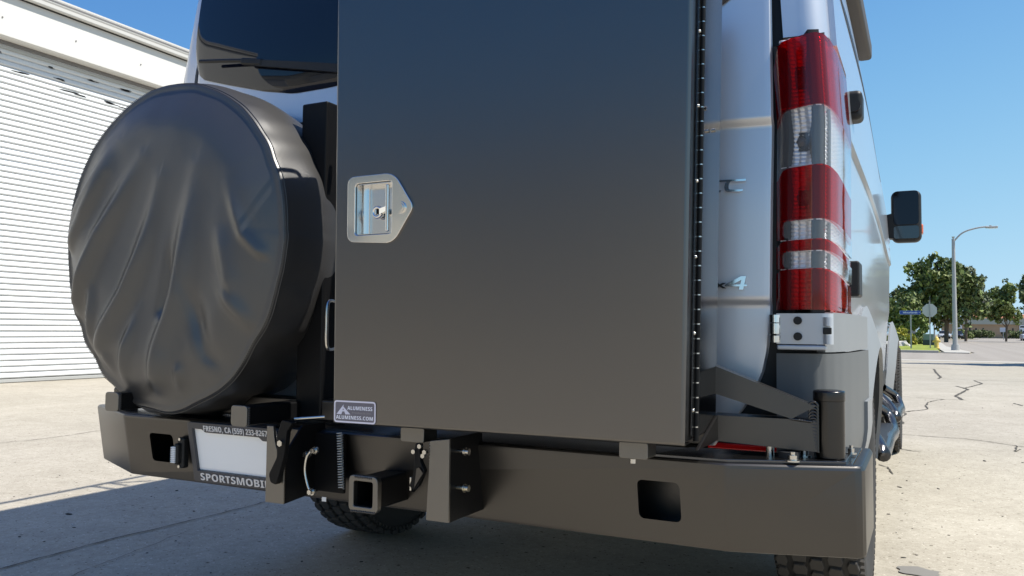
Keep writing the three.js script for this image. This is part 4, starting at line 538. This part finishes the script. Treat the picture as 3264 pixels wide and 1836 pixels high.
// ------------------------------------------------------------------ spare wheel under its vinyl cover
const spare = thing('spare_wheel', 'spare wheel under a creased black vinyl cover on the rear tyre carrier', 'spare wheel', [-0.607, 1.088, 0.07]);
{
  const R = 0.411;
  // creases hang down and to the side from the upper part of the face: [height, width, points]
  const folds = [[0.010, 0.026, [[-0.164, 0.262], [-0.252, 0.173], [-0.343, 0.087], [-0.375, 0.032]]], [0.015, 0.026, [[-0.063, 0.212], [-0.128, 0.136], [-0.223, 0.011], [-0.29, -0.097], [-0.36, -0.186]]], [0.014, 0.026, [[0.007, 0.146], [-0.026, 0.042], [-0.069, -0.062], [-0.114, -0.148], [-0.236, -0.31]]], [0.017, 0.034, [[0.143, 0.168], [0.113, 0.035], [0.085, -0.15], [0.027, -0.292], [0.009, -0.408]]], [0.006, 0.014, [[0.25, 0.116], [0.277, 0.052], [0.304, -0.012], [0.347, -0.056]]], [-0.008, 0.024, [[0.101, -0.105], [0.14, -0.182], [0.18, -0.307], [0.225, -0.343]]], [0.007, 0.02, [[0.225, -0.133], [0.278, -0.195], [0.312, -0.232]]], [0.008, 0.018, [[-0.201, 0.189], [-0.29, 0.084], [-0.365, -0.011]]], [0.008, 0.016, [[-0.212, 0.011], [-0.298, -0.139], [-0.35, -0.204]]], [0.009, 0.018, [[-0.063, -0.195], [-0.106, -0.294], [-0.131, -0.388]]], [0.010, 0.016, [[-0.248, -0.098], [-0.262, -0.229], [-0.278, -0.307]]], [0.010, 0.016, [[0.097, -0.322], [0.087, -0.398]]], [0.008, 0.016, [[0.182, -0.351], [0.193, -0.4]]], [0.010, 0.014, [[-0.206, -0.303], [-0.182, -0.363]]], [-0.007, 0.02, [[0.06, -0.001], [0.046, -0.104], [0.023, -0.195]]], [0.005, 0.024, [[0.219, 0.03], [0.239, -0.046], [0.258, -0.121]]]];
  const relief = (x, y) => { const r = Math.hypot(x, y); let s = 0; for (const [h, w, pts] of folds) { let best = 1, bt = 0, sd = 1, L = 0; const seg = []; for (let i = 0; i < pts.length - 1; i++) { const l = Math.hypot(pts[i + 1][0] - pts[i][0], pts[i + 1][1] - pts[i][1]); seg.push(l); L += l; } let acc = 0; for (let i = 0; i < seg.length; i++) { const [ax, ay] = pts[i], [bx2, by2] = pts[i + 1], dx = bx2 - ax, dy = by2 - ay, t = Math.min(1, Math.max(0, ((x - ax) * dx + (y - ay) * dy) / (seg[i] * seg[i]))), d = Math.hypot(x - ax - dx * t, y - ay - dy * t); if (d < best) { best = d; bt = (acc + t * seg[i]) / L; sd = dx * (y - ay) - dy * (x - ax) > 0 ? 1.25 : 0.8; } acc += seg[i]; } const q = best / (w * sd); s += 1.55 * h * Math.exp(-q * q) * (0.12 + 0.88 * sst(0, 0.55, bt)); } s += 0.007 * (vnoise(x * 6 + 3, y * 5 + 30) - 0.5) + 0.003 * (vnoise(x * 17 + 3, y * 12 + 30) - 0.5) * sst(0.12, 0.34, r); return s * sst(R + 0.02, R - 0.05, r); };
  const outR = (th) => { const d = Math.cos(th + Math.PI / 2); return R + 0.052 * Math.pow(Math.max(0, d), 3) + 0.003 * Math.sin(th * 17 + 2 * Math.sin(th * 3)) * sst(0.0, -0.7, Math.sin(th)) + 0.004 * (vnoise(th * 9 + 60, 2) - 0.5); };
  const NT = 300, prof = []; // [r fraction, z, kind]
  for (let i = 0; i <= 44; i++) { const t = i / 44; const f = t * 0.965; const z = 0.030 - 0.048 * Math.pow(sst(0.66, 1.08, f), 1.25) - 0.006 * Math.exp(-f * f * 6); prof.push([f, z]); }
  prof.push([0.982, -0.004], [0.994, -0.009], [1.0, -0.016]);
  const seamAt = prof.length - 1;
  for (let i = 1; i <= 16; i++) { const t = i / 16; prof.push([1.0 + 0.042 * Math.sin(Math.pow(t, 0.8) * Math.PI * 0.8) - 0.05 * t * t * t, lerp(-0.016, -0.275, t)]); }
  prof.push([0.93, -0.285], [0.8, -0.29]);
  const pos = [], idx = [];
  prof.forEach(([f, z], k) => { for (let i = 0; i < NT; i++) { const th = i / NT * Math.PI * 2, rr = f * outR(th), x = rr * Math.cos(th), y = rr * Math.sin(th); let zz = z, xr = x, yr = y; if (k <= seamAt) zz += relief(x, y); else { const wr = 0.004 * (vnoise(th * 8 + 20, (z + 0.3) * 16) - 0.5) + 0.010 * Math.max(0, -Math.sin(th)) * (vnoise(th * 9, (z + 0.3) * 9 + 50) - 0.5) * 2; xr = (rr + wr) * Math.cos(th); yr = (rr + wr) * Math.sin(th); } pos.push(xr, yr, zz); } });
  for (let k = 0; k < prof.length - 1; k++) for (let i = 0; i < NT; i++) { const a = k * NT + i, b = k * NT + (i + 1) % NT, c = a + NT, d = b + NT; idx.push(a, c, b, b, c, d); }
  const g = new THREE.BufferGeometry(); g.setAttribute('position', new THREE.Float32BufferAttribute(pos, 3)); g.setIndex(idx); g.computeVertexNormals();
  const uv = []; for (let i = 0; i < pos.length; i += 3) uv.push(pos[i] * 9, pos[i + 1] * 9 + pos[i + 2] * 9); g.setAttribute('uv', new THREE.Float32BufferAttribute(uv, 2));
  const cover = mesh('cover', g, M.vinyl, spare);
  const sp = [], dash = []; for (let i = 0; i < 240; i++) { const th = i / 240 * Math.PI * 2, rr = outR(th) * 1.002, z = -0.015; sp.push([rr * Math.cos(th), rr * Math.sin(th), z]); }
  mesh('seam_piping', tube(sp, 0.0013, 480, 6, true), M.vinyl, cover);
  for (let i = 0; i < 460; i++) { const th = i / 460 * Math.PI * 2, rr = outR(th) * 0.9925; dash.push(bx(0.0010, 0.0034, 0.0012, 0, 0, 0, 0).rotateZ(th).translate(rr * Math.cos(th), rr * Math.sin(th), -0.0065)); }
  const dd = mesh('stitching', dash, M.thread, cover); dd.userData.kind = 'stuff';
  mesh('tyre', new THREE.TorusGeometry(0.29, 0.105, 20, 48).translate(0, 0, -0.155), M.rubber, spare);
}

// ------------------------------------------------------------------ things across the street
function leafCrown(blobs, n, size, tones) { // leaf clumps through each lobe's volume, thicker towards its outside
  const pos = [], col = [], vol = blobs.map((b) => b[3] * b[4] * b[3]), tot = vol.reduce((a, b) => a + b, 0);
  blobs.forEach(([cx, cy, cz, rx, ry], bi) => { const cnt = Math.round(n * vol[bi] / tot); for (let k = 0; k < cnt; k++) { let d; do { d = V(rnd() * 2 - 1, rnd() * 2 - 1, rnd() * 2 - 1); } while (d.lengthSq() > 1); const r = Math.pow(d.length(), 0.4) * (0.82 + 0.36 * rnd()); d.normalize().multiplyScalar(r); const c = V(cx + d.x * rx, cy + d.y * ry, cz + d.z * rx), s = size * (0.5 + rnd()); const e = new THREE.Euler(rnd() * 6.3, rnd() * 6.3, rnd() * 6.3); const t = tones[(rnd() * tones.length) | 0], v = 0.75 + 0.5 * rnd(); for (const [a, b] of [[-0.5, 0], [0.1, -0.35], [0.6, 0.05], [-0.5, 0], [0.6, 0.05], [-0.05, 0.4]]) { const p = V(a * s, b * s, 0).applyEuler(e).add(c); pos.push(p.x, p.y, p.z); col.push(t[0] * v, t[1] * v, t[2] * v); } } });
  const g = new THREE.BufferGeometry(); g.setAttribute('position', new THREE.Float32BufferAttribute(pos, 3)); g.setAttribute('color', new THREE.Float32BufferAttribute(col, 3)); g.computeVertexNormals(); return g;
}
const DK = [[0.085, 0.115, 0.035], [0.11, 0.14, 0.045], [0.15, 0.18, 0.06]], MD = [[0.15, 0.20, 0.05], [0.19, 0.235, 0.065], [0.12, 0.165, 0.045], [0.24, 0.27, 0.10]], LT = [[0.20, 0.26, 0.06], [0.26, 0.31, 0.08], [0.16, 0.21, 0.05]], GY = [[0.17, 0.20, 0.12], [0.21, 0.24, 0.15], [0.13, 0.16, 0.09]], YL = [[0.38, 0.37, 0.05], [0.30, 0.33, 0.05], [0.42, 0.37, 0.06]];
function tree(name, label, [x, z], trunkH, trunkR, lobes, n, size, tones, group) {
  const blobs = []; for (const [bx0, by0, bz0, rx, ry] of lobes) { const k = Math.max(3, Math.round(rx * ry * 4.5)); for (let i = 0; i < k; i++) { const a = rnd() * 6.283, b = Math.acos(2 * rnd() - 1), q = 0.55 + 0.45 * rnd(); blobs.push([bx0 + rx * q * Math.sin(b) * Math.cos(a), by0 + ry * q * Math.cos(b) * 1.02, bz0 + rx * q * Math.sin(b) * Math.sin(a), rx * (0.22 + 0.22 * rnd()), ry * (0.18 + 0.2 * rnd())]); } blobs.push([bx0, by0, bz0, rx * 0.62, ry * 0.6]); }
  const t = thing(name, label, 'tree', [x, 0, z], group); 
  const limbs = [rod([0, -0.05, 0], [0.1, trunkH, 0], trunkR, 10)]; for (const b of lobes) limbs.push(rod([0.1, trunkH * 0.85, 0], [b[0] * 0.85, b[1], b[2] * 0.85], trunkR * 0.4, 6));
  mesh('trunk', limbs, M.bark, t); mesh('crown', leafCrown(blobs, n, size, tones), M.leafV, t); return t;
}
function shrub(name, label, [x, z], blobs, n, size, tones, group) { const t = thing(name, label, 'shrub', [x, 0, z], group); mesh('stems', blobs.map((b) => rod([b[0] * 0.3, -0.02, b[2] * 0.3], [b[0], b[1], b[2]], 0.02, 5)), M.bark, t); mesh('foliage', leafCrown(blobs, n, size, tones), M.leafV, t); return t; }
const YD = [[0.20, 0.22, 0.04], [0.12, 0.16, 0.03], [0.26, 0.24, 0.05]];
tree('shade_tree', 'large dark green shade tree standing behind the street lamp', [3.1, -95], 2.3, 0.22, [[-0.3, 5.6, 0, 2.7, 2.7], [-2.0, 7.0, 0.4, 1.6, 1.8], [-0.9, 8.5, -0.3, 1.2, 1.2], [0.5, 7.6, -0.3, 1.5, 1.4], [1.6, 6.4, 0.2, 1.5, 1.6], [-2.9, 4.8, 0.5, 1.6, 1.6], [2.4, 4.6, 0.3, 1.6, 1.6], [-1.8, 3.0, 0.8, 1.6, 1.3], [1.3, 2.8, 0.9, 1.6, 1.2], [3.1, 3.2, 0.2, 1.1, 1.0]], 9000, 0.42, [...DK, ...MD], 'trees across the street');
tree('feathery_tree', 'thin grey-green tree rising behind the large shade tree', [5.4, -108], 3, 0.16, [[0, 7.4, 0, 1.5, 1.9], [1.3, 6.4, 0, 1.2, 1.4], [-0.8, 8.6, 0, 1.1, 1.0], [1.8, 4.8, 0, 1.0, 1.2], [0.4, 5.2, 0, 1.3, 1.2]], 2600, 0.38, GY, 'trees across the street');
tree('low_tree', 'low olive green tree beside the end of the lawn left of the stop sign', [-1.2, -87], 1.2, 0.14, [[0, 3.0, 0, 1.5, 1.3], [-1.3, 2.9, 0.2, 1.3, 1.5], [-2.6, 2.8, 0, 1.6, 1.8], [1.3, 3.3, 0, 1.4, 1.4], [0.2, 1.7, 0.4, 1.2, 0.8], [-2.2, 4.2, 0, 0.7, 0.9]], 4200, 0.36, [...MD, ...DK], 'trees across the street');
tree('street_tree', 'bright green young street tree in front of the tan building', [10.0, -115], 1.9, 0.13, [[-0.5, 4.6, 0, 1.8, 1.8], [0.3, 6.2, 0, 1.3, 1.2], [-1.3, 3.2, 0, 1.2, 1.1], [0.9, 3.2, 0, 1.3, 1.1], [-1.0, 5.8, 0, 1.0, 1.1]], 4400, 0.36, [...LT, ...MD, ...MD], 'trees across the street');
tree('evergreen_tree', 'dense dark evergreen tree overhanging the street beside the young street tree', [12.2, -104], 2.4, 0.2, [[0, 5.2, 0, 2.0, 2.2], [-0.7, 7.0, 0, 1.2, 1.2], [0.9, 6.6, 0, 1.6, 1.6], [-0.6, 3.4, 0, 1.1, 1.0], [1.2, 3.6, 0, 1.6, 1.2]], 4200, 0.40, DK, 'trees across the street');
tree('small_tree', 'small light green tree growing behind the street name sign', [0.7, -72.4], 0.9, 0.06, [[0, 2.1, 0, 0.7, 0.8], [-0.5, 1.6, 0, 0.55, 0.6], [0.4, 1.3, 0.1, 0.5, 0.6], [0.1, 0.9, 0.2, 0.5, 0.4]], 1500, 0.22, [...LT, ...MD], 'trees across the street');
tree('distant_tree', 'dark rounded distant tree on the skyline left of the shade tree', [-3.0, -153], 5, 0.25, [[0, 7.6, 0, 1.6, 1.3], [1.3, 6.8, 0, 1.4, 1.2], [-1.4, 6.6, 0, 1.3, 1.2]], 1400, 0.5, DK, 'trees across the street');
tree('background_tree', 'dark tree behind the small light green tree', [-0.5, -100], 2, 0.2, [[0, 3.6, 0, 2.0, 1.9], [2.0, 3.4, 0, 1.8, 1.6], [-1.6, 3.0, 0, 1.4, 1.4], [3.0, 2.4, 0, 1.0, 1.0]], 3600, 0.45, DK, 'trees across the street');
// stands at the right edge of the lot outside the picture; throws the pointed shadow across the lot
tree('cypress_tree', 'narrow cypress at the edge of the lot whose pointed shadow crosses the concrete', [6.4, -25.6], 1.0, 0.14, range(0, 1, 10).map((t) => [0, 1.0 + t * 8.4, 0, lerp(1.75, 0.25, t), 0.8]), 16000, 0.34, DK);
shrub('yellow_shrub', 'yellow-leaved shrub on the lawn beside the rock', [-0.55, -64], [[0, 0.75, 0, 0.5, 0.4], [0.25, 1.0, -0.1, 0.32, 0.3]], 900, 0.13, YL, 'shrubs on the lawn corner');
shrub('dark_shrub', 'low dark olive shrub in front of the yellow-leaved shrub', [-0.75, -62], [[-0.35, 0.4, 0, 0.4, 0.3], [0.3, 0.4, 0, 0.42, 0.3]], 900, 0.12, [...MD, ...YD], 'shrubs on the lawn corner');
shrub('lime_shrub', 'lime green shrub behind the street name post', [0.27, -60.5], [[0, 0.5, 0, 0.3, 0.36], [0.12, 0.3, 0.1, 0.3, 0.26]], 600, 0.12, YL, 'shrubs on the lawn corner');
shrub('low_hedge', 'low green hedge between the lime shrub and the utility cabinet', [0.8, -65], [[-0.3, 0.35, 0, 0.4, 0.3], [0.3, 0.35, 0, 0.35, 0.3]], 700, 0.12, MD, 'shrubs on the lawn corner');
shrub('building_hedge', 'dark clipped hedge in front of the slot windows of the tan building', [11.6, -196], [[-1.6, 0.9, 0, 1.2, 0.8], [0, 1.0, 0, 1.3, 0.8], [1.4, 0.9, 0, 1.1, 0.7]], 1200, 0.35, DK, 'hedges by the tan building');
shrub('corner_hedge', 'rounded hedge at the left corner of the tan building', [7.2, -168], [[0, 0.9, 0, 1.1, 0.85], [0.9, 0.5, 0.3, 1.0, 0.5]], 900, 0.3, MD, 'hedges by the tan building');
shrub('far_hedge', 'dark hedge under the young street tree near the tan building', [16.6, -194], [[0, 0.9, 0, 1.3, 0.8], [2, 0.9, 0, 1.4, 0.8]], 900, 0.35, DK, 'hedges by the tan building');
{ // street lamps
  const lamp = (x, z, h, arm, label) => { const t = thing('street_lamp', label, 'street lamp', [x, 0, z], 'street lamps'); const k = h / 6.4; mesh('pole', [new THREE.CylinderGeometry(0.085 * k, 0.135 * k, h, 16).translate(0, h / 2, 0), cyl(0.09 * k, 0.02 * k, 0.12 * k, 0, h + 0.06 * k, 0)], M.galv, t); mesh('base', cyl(0.2 * k, 0.22 * k, 0.35 * k, 0, 0.175 * k, 0, 'y', 20), M.galv, t); mesh('arm', tube([[0, h - 0.15, 0], [arm * 0.25, h + 0.33 * k, 0], [arm * 0.6, h + 0.56 * k, 0], [arm * 0.88, h + 0.62 * k, 0]], 0.045 * k, 30, 8), M.galv, t); const hd = mesh('lamp_head', [bx(0.62 * k, 0.10 * k, 0.26 * k, arm * 0.98, h + 0.58 * k, 0, 0.04), bx(0.12 * k, 0.06 * k, 0.1 * k, arm * 0.95, h + 0.66 * k, 0, 0.02)], M.galv, t); mesh('lens', bx(0.42 * k, 0.03 * k, 0.2 * k, arm * 1.02, h + 0.52 * k, 0, 0.01), M.white, hd); return t; };
  lamp(2.53, -45.8, 5.75, 1.75, 'tall grey street lamp with curved arm at the corner of the side street');
  lamp(2.12, -105.6, 4.45, 1.05, 'smaller distant street lamp with curved arm behind the stop sign');
}
{ // stop sign from behind
  const t = thing('stop_sign', 'grey back of an octagonal stop sign on a post beside the hydrant', 'stop sign', [1.40, 0.085, -47.3]); mesh('post', [bx(0.06, 2.55, 0.035, 0, 1.27, 0, 0.004)], M.galv, t); const oct = []; for (let k = 0; k < 8; k++) oct.push([0.375 * Math.cos((k + 0.5) * Math.PI / 4), 0.375 * Math.sin((k + 0.5) * Math.PI / 4)]); mesh('sign_plate', extr(oct, 0.006).translate(0, 2.02, -0.03), std({ color: rgb(0.56, 0.57, 0.54), roughness: 0.6 }), t); mesh('cross_sign', bx(0.012, 0.34, 0.10, 0.02, 2.62, 0, 0), M.galv, t);
}
{ // street name sign
  const t = thing('street_name_sign', 'blue street name sign reading Wheatlands on a thin post in the lawn', 'street sign', [0.51, 0.085, -45.4]); mesh('post', cyl(0.035, 0.035, 1.75, 0, 0.875, 0, 'y', 12), M.galv, t);
  const tx = canvasTex(512, 104, (c) => { c.fillStyle = '#14459c'; c.fillRect(0, 0, 512, 104); c.strokeStyle = '#c8d4ea'; c.lineWidth = 5; c.strokeRect(5, 5, 502, 94); c.fillStyle = '#e8eef6'; c.font = 'bold 62px sans-serif'; c.fillText('Wheatlands', 78, 74); c.font = 'bold 34px sans-serif'; c.fillText('Ct', 458, 60); });
  const s = mesh('sign_blade', bx(1.0, 0.20, 0.02, -0.02, 1.86, 0, 0), M.signBlue, t); s.rotation.y = 0.05; const f = mesh('lettering', new THREE.PlaneGeometry(0.99, 0.19).translate(-0.02, 1.86, 0.0125), std({ map: tx, roughness: 0.5 }), s);
}
{ const t = thing('fire_hydrant', 'yellow fire hydrant standing at the kerb end of the lawn', 'hydrant', [1.72, 0.03, -49.3]); mesh('barrel', new THREE.LatheGeometry([[0, 0], [0.17, 0], [0.17, 0.05], [0.12, 0.07], [0.115, 0.42], [0.15, 0.44], [0.15, 0.48], [0.12, 0.5], [0.11, 0.58], [0.06, 0.65], [0.03, 0.66], [0.03, 0.71], [0, 0.71]].map(([r, y]) => new THREE.Vector2(r, y)), 20), M.hydrant, t); for (const s of [-1, 1]) mesh('outlet', cyl(0.05, 0.05, 0.1, s * 0.15, 0.4, 0, 'x', 12), M.hydrant, t); mesh('outlet', cyl(0.065, 0.065, 0.1, 0, 0.36, 0.15, 'z', 12), M.hydrant, t); }
for (const [x, z, s, lab] of [[-0.13, -54.4, 0.42, 'pale angular landscaping rock lying on the lawn'], [-1.05, -58, 0.3, 'small pale rock at the lawn edge near the dark olive shrub']]) { const g = new THREE.IcosahedronGeometry(s, 2), p = g.attributes.position; for (let i = 0; i < p.count; i++) { const n = 0.7 + 0.5 * vnoise(p.getX(i) * 6 + 9, p.getY(i) * 6 + p.getZ(i) * 5 + 9); p.setXYZ(i, p.getX(i) * n * 1.2, Math.max(-0.02, p.getY(i) * n * 0.8), p.getZ(i) * n); } g.computeVertexNormals(); tag(mesh('landscape_rock', clean(g), M.rock), lab, 'rock', 'rocks on the lawn').position.set(x, 0.1, z); }
{ const t = thing('utility_cabinet', 'pale green utility cabinet with dark base behind the stop sign', 'cabinet', [1.36, 0.09, -60]); mesh('cabinet_body', bx(0.62, 0.36, 0.5, 0, 0.52, 0, 0.02), M.cabGreen, t); mesh('cabinet_lid', bx(0.66, 0.06, 0.54, 0, 0.73, 0, 0.01), std({ color: rgb(0.3, 0.38, 0.34), roughness: 0.6 }), t); mesh('cabinet_base', bx(0.7, 0.34, 0.56, 0, 0.17, 0, 0.01), std({ color: rgb(0.03, 0.05, 0.05), roughness: 0.6 }), t); }
{ const t = thing('transformer_box', 'dark green transformer box among the shrubs', 'cabinet', [0.12, 0.09, -76]); mesh('box_body', bx(1.0, 0.75, 0.8, 0, 0.42, 0, 0.02), std({ color: rgb(0.02, 0.03, 0.028), roughness: 0.7 }), t); mesh('box_plinth', bx(1.1, 0.06, 0.9, 0, 0.03, 0, 0.01), M.slab, t); }
{ // tan office building, slot windows, flat fascia, tiled roof strip behind
  const t = thing('office_building', 'low tan office building with pale fascia, slot windows and a red tiled roof strip', 'building', [16, 0, -206]);
  mesh('wall', bx(22, 3.05, 8, -0.5, 1.525, -4, 0), M.tan, t); mesh('fascia', bx(30, 1.35, 9, 2, 3.73, -4, 0), M.fascia, t); mesh('tiled_roof', hexa([[-5.2, 4.41, 0], [8, 4.41, 0], [8, 5.3, -2], [-5.2, 5.3, -2]], [[-5.2, 4.41, -6], [8, 4.41, -6], [8, 5.3, -4], [-5.2, 5.3, -4]]), M.tile, t);
  for (const x of [-10.6, -6.0, -4.8, -3.4, 0.1, 2.2]) mesh('slot_window', bx(0.28, 1.35, 0.1, x, 1.55, 0.02, 0), M.winDark, t);
  mesh('entrance_recess', bx(1.3, 1.9, 0.2, -8.2, 1.1, 0.02, 0), M.winDark, t); mesh('entrance_panel', bx(1.6, 0.95, 0.24, -8.3, 2.55, 0.03, 0), M.white, t); mesh('entrance_window', bx(0.9, 0.22, 0.28, -8.3, 2.5, 0.05, 0), M.winDark, t);
  mesh('white_bay', bx(3.6, 3.0, 0.3, 5.2, 1.5, 0.2, 0), M.white, t); for (const x of [3.9, 4.7, 6.2]) mesh('bay_window', bx(0.7, 0.35, 0.1, x, 2.55, 0.36, 0), M.winDark, t); mesh('bay_opening', bx(3.2, 1.5, 0.1, 5.2, 0.95, 0.36, 0), M.winDark, t);
}
{ const t = thing('side_building', 'pale low building with flat roof behind the parked white pickup', 'building', [-5.2, 0, -200]); mesh('wall', bx(9, 2.4, 8, 0, 1.2, 0, 0), std({ color: rgb(0.33, 0.33, 0.28), roughness: 0.9 }), t); mesh('roof_edge', bx(9.3, 0.35, 8.3, 0, 2.58, 0, 0), M.white, t); mesh('garage_opening', bx(3, 1.5, 0.1, 1.6, 0.75, 4.03, 0), M.winDark, t); }
{ const t = thing('hillside_building', 'distant brown and beige terraced building above the trees', 'building', [22, 0, -370]); for (let k = 0; k < 5; k++) mesh(k % 2 ? 'beige_band' : 'brown_band', bx(11 - k * 0.25, k === 4 ? 2.2 : 2.0, 8, 0, 8.2 + k * 2.02, -k * 0.3, 0), k % 2 ? std({ color: rgb(0.36, 0.27, 0.2), roughness: 0.9 }) : M.brown, t); mesh('lower_storeys', bx(11, 7.2, 8, 0, 3.6, 0.2, 0), M.tan, t); for (let k = 0; k < 5; k++) mesh('window', bx(1.3, 0.8, 0.1, -4 + k * 2, 12.4, 4.0, 0), M.winDark, t); }
{ const t = thing('car_park_sign', 'small white sign on a post beside the street near the parked cars', 'sign', [12.3, 0, -150]); mesh('post', bx(0.08, 1.5, 0.06, 0, 0.75, 0, 0), M.galv, t); mesh('sign_plate', bx(0.95, 0.7, 0.05, 0, 1.6, 0.03, 0.02), std({ color: rgb(0.55, 0.57, 0.6), roughness: 0.6 }), t); }
{ // parked cars: profile body, glasshouse, wheels, lamps, bumper
  const car = (name, label, [x, z], turn, paint, tall) => {
    const t = thing(name, label, 'car', [x, 0, z], 'cars parked across the street'); t.rotation.y = turn; const h = tall ? 1.25 : 1;
    const lower = [[-2.2, 0.32], [2.15, 0.32], [2.22, 0.55], [2.1, 0.78 * h], [1.0, 0.92 * h], [-1.7, 0.95 * h], [-2.2, 0.85 * h], [-2.26, 0.5]], upper = tall ? [[-2.0, 1.15], [0.8, 1.15], [0.35, 1.75], [-1.8, 1.78]] : [[-1.75, 0.92], [1.05, 0.90], [0.35, 1.40], [-0.9, 1.43]];
    mesh('car_body', extr(lower, 1.66, 0.06, [], 2).translate(0, 0, -0.83), paint, t); mesh('glasshouse', extr(upper, 1.36, 0.07, [], 2).translate(0, 0, -0.68), M.winDark, t); const rt = tall ? [-1.78, 0.3, 1.76] : [-0.88, 0.32, 1.40]; mesh('car_roof', bx(rt[1] - rt[0], 0.06, 1.38, (rt[0] + rt[1]) / 2, rt[2] + 0.02, 0, 0.025), paint, t);
    for (const wx of [-1.35, 1.35]) for (const s of [-1, 1]) mesh('wheel', [new THREE.TorusGeometry(0.24, 0.09, 10, 24).translate(wx, 0.33, s * 0.77), cyl(0.2, 0.2, 0.1, wx, 0.33, s * 0.77, 'z', 16)], M.rubber, t);
    for (const s of [-1, 1]) { mesh('headlight', bx(0.12, 0.14, 0.36, 2.14, 0.66 * h, s * 0.58, 0.03), M.headlamp, t); mesh('tail_lamp', bx(0.1, 0.16, 0.3, -2.22, 0.72 * h, s * 0.62, 0.03), M.redSolid, t); } mesh('grille', bx(0.08, 0.2, 0.7, 2.2, 0.56 * h, 0, 0.02), M.blackPlastic, t); mesh('bumper', bx(0.14, 0.16, 1.5, 2.2, 0.38, 0, 0.04), M.blackPlastic, t); return t;
  };
  car('pickup_truck', 'white sport utility car facing the street beside the pale low building', [-4.4, -172], -Math.PI / 2 + 0.15, M.carWhite, true);
  car('sedan_car', 'white sedan parked at the kerb next to a dark car', [4.1, -160], -Math.PI / 2 + 0.05, M.carWhite, false);
  car('dark_car', 'dark car parked right beside the white sedan', [6.2, -163], -Math.PI / 2, M.carDark, false);
  car('parked_sedan', 'white sedan seen from behind in front of a blue car', [14.0, -132], Math.PI / 2, M.carWhite, false);
  car('blue_car', 'dark blue car parked just beyond the white sedan seen from behind', [15.2, -141], Math.PI / 2, M.carBlue, true);
}
renderer.render(scene, camera);
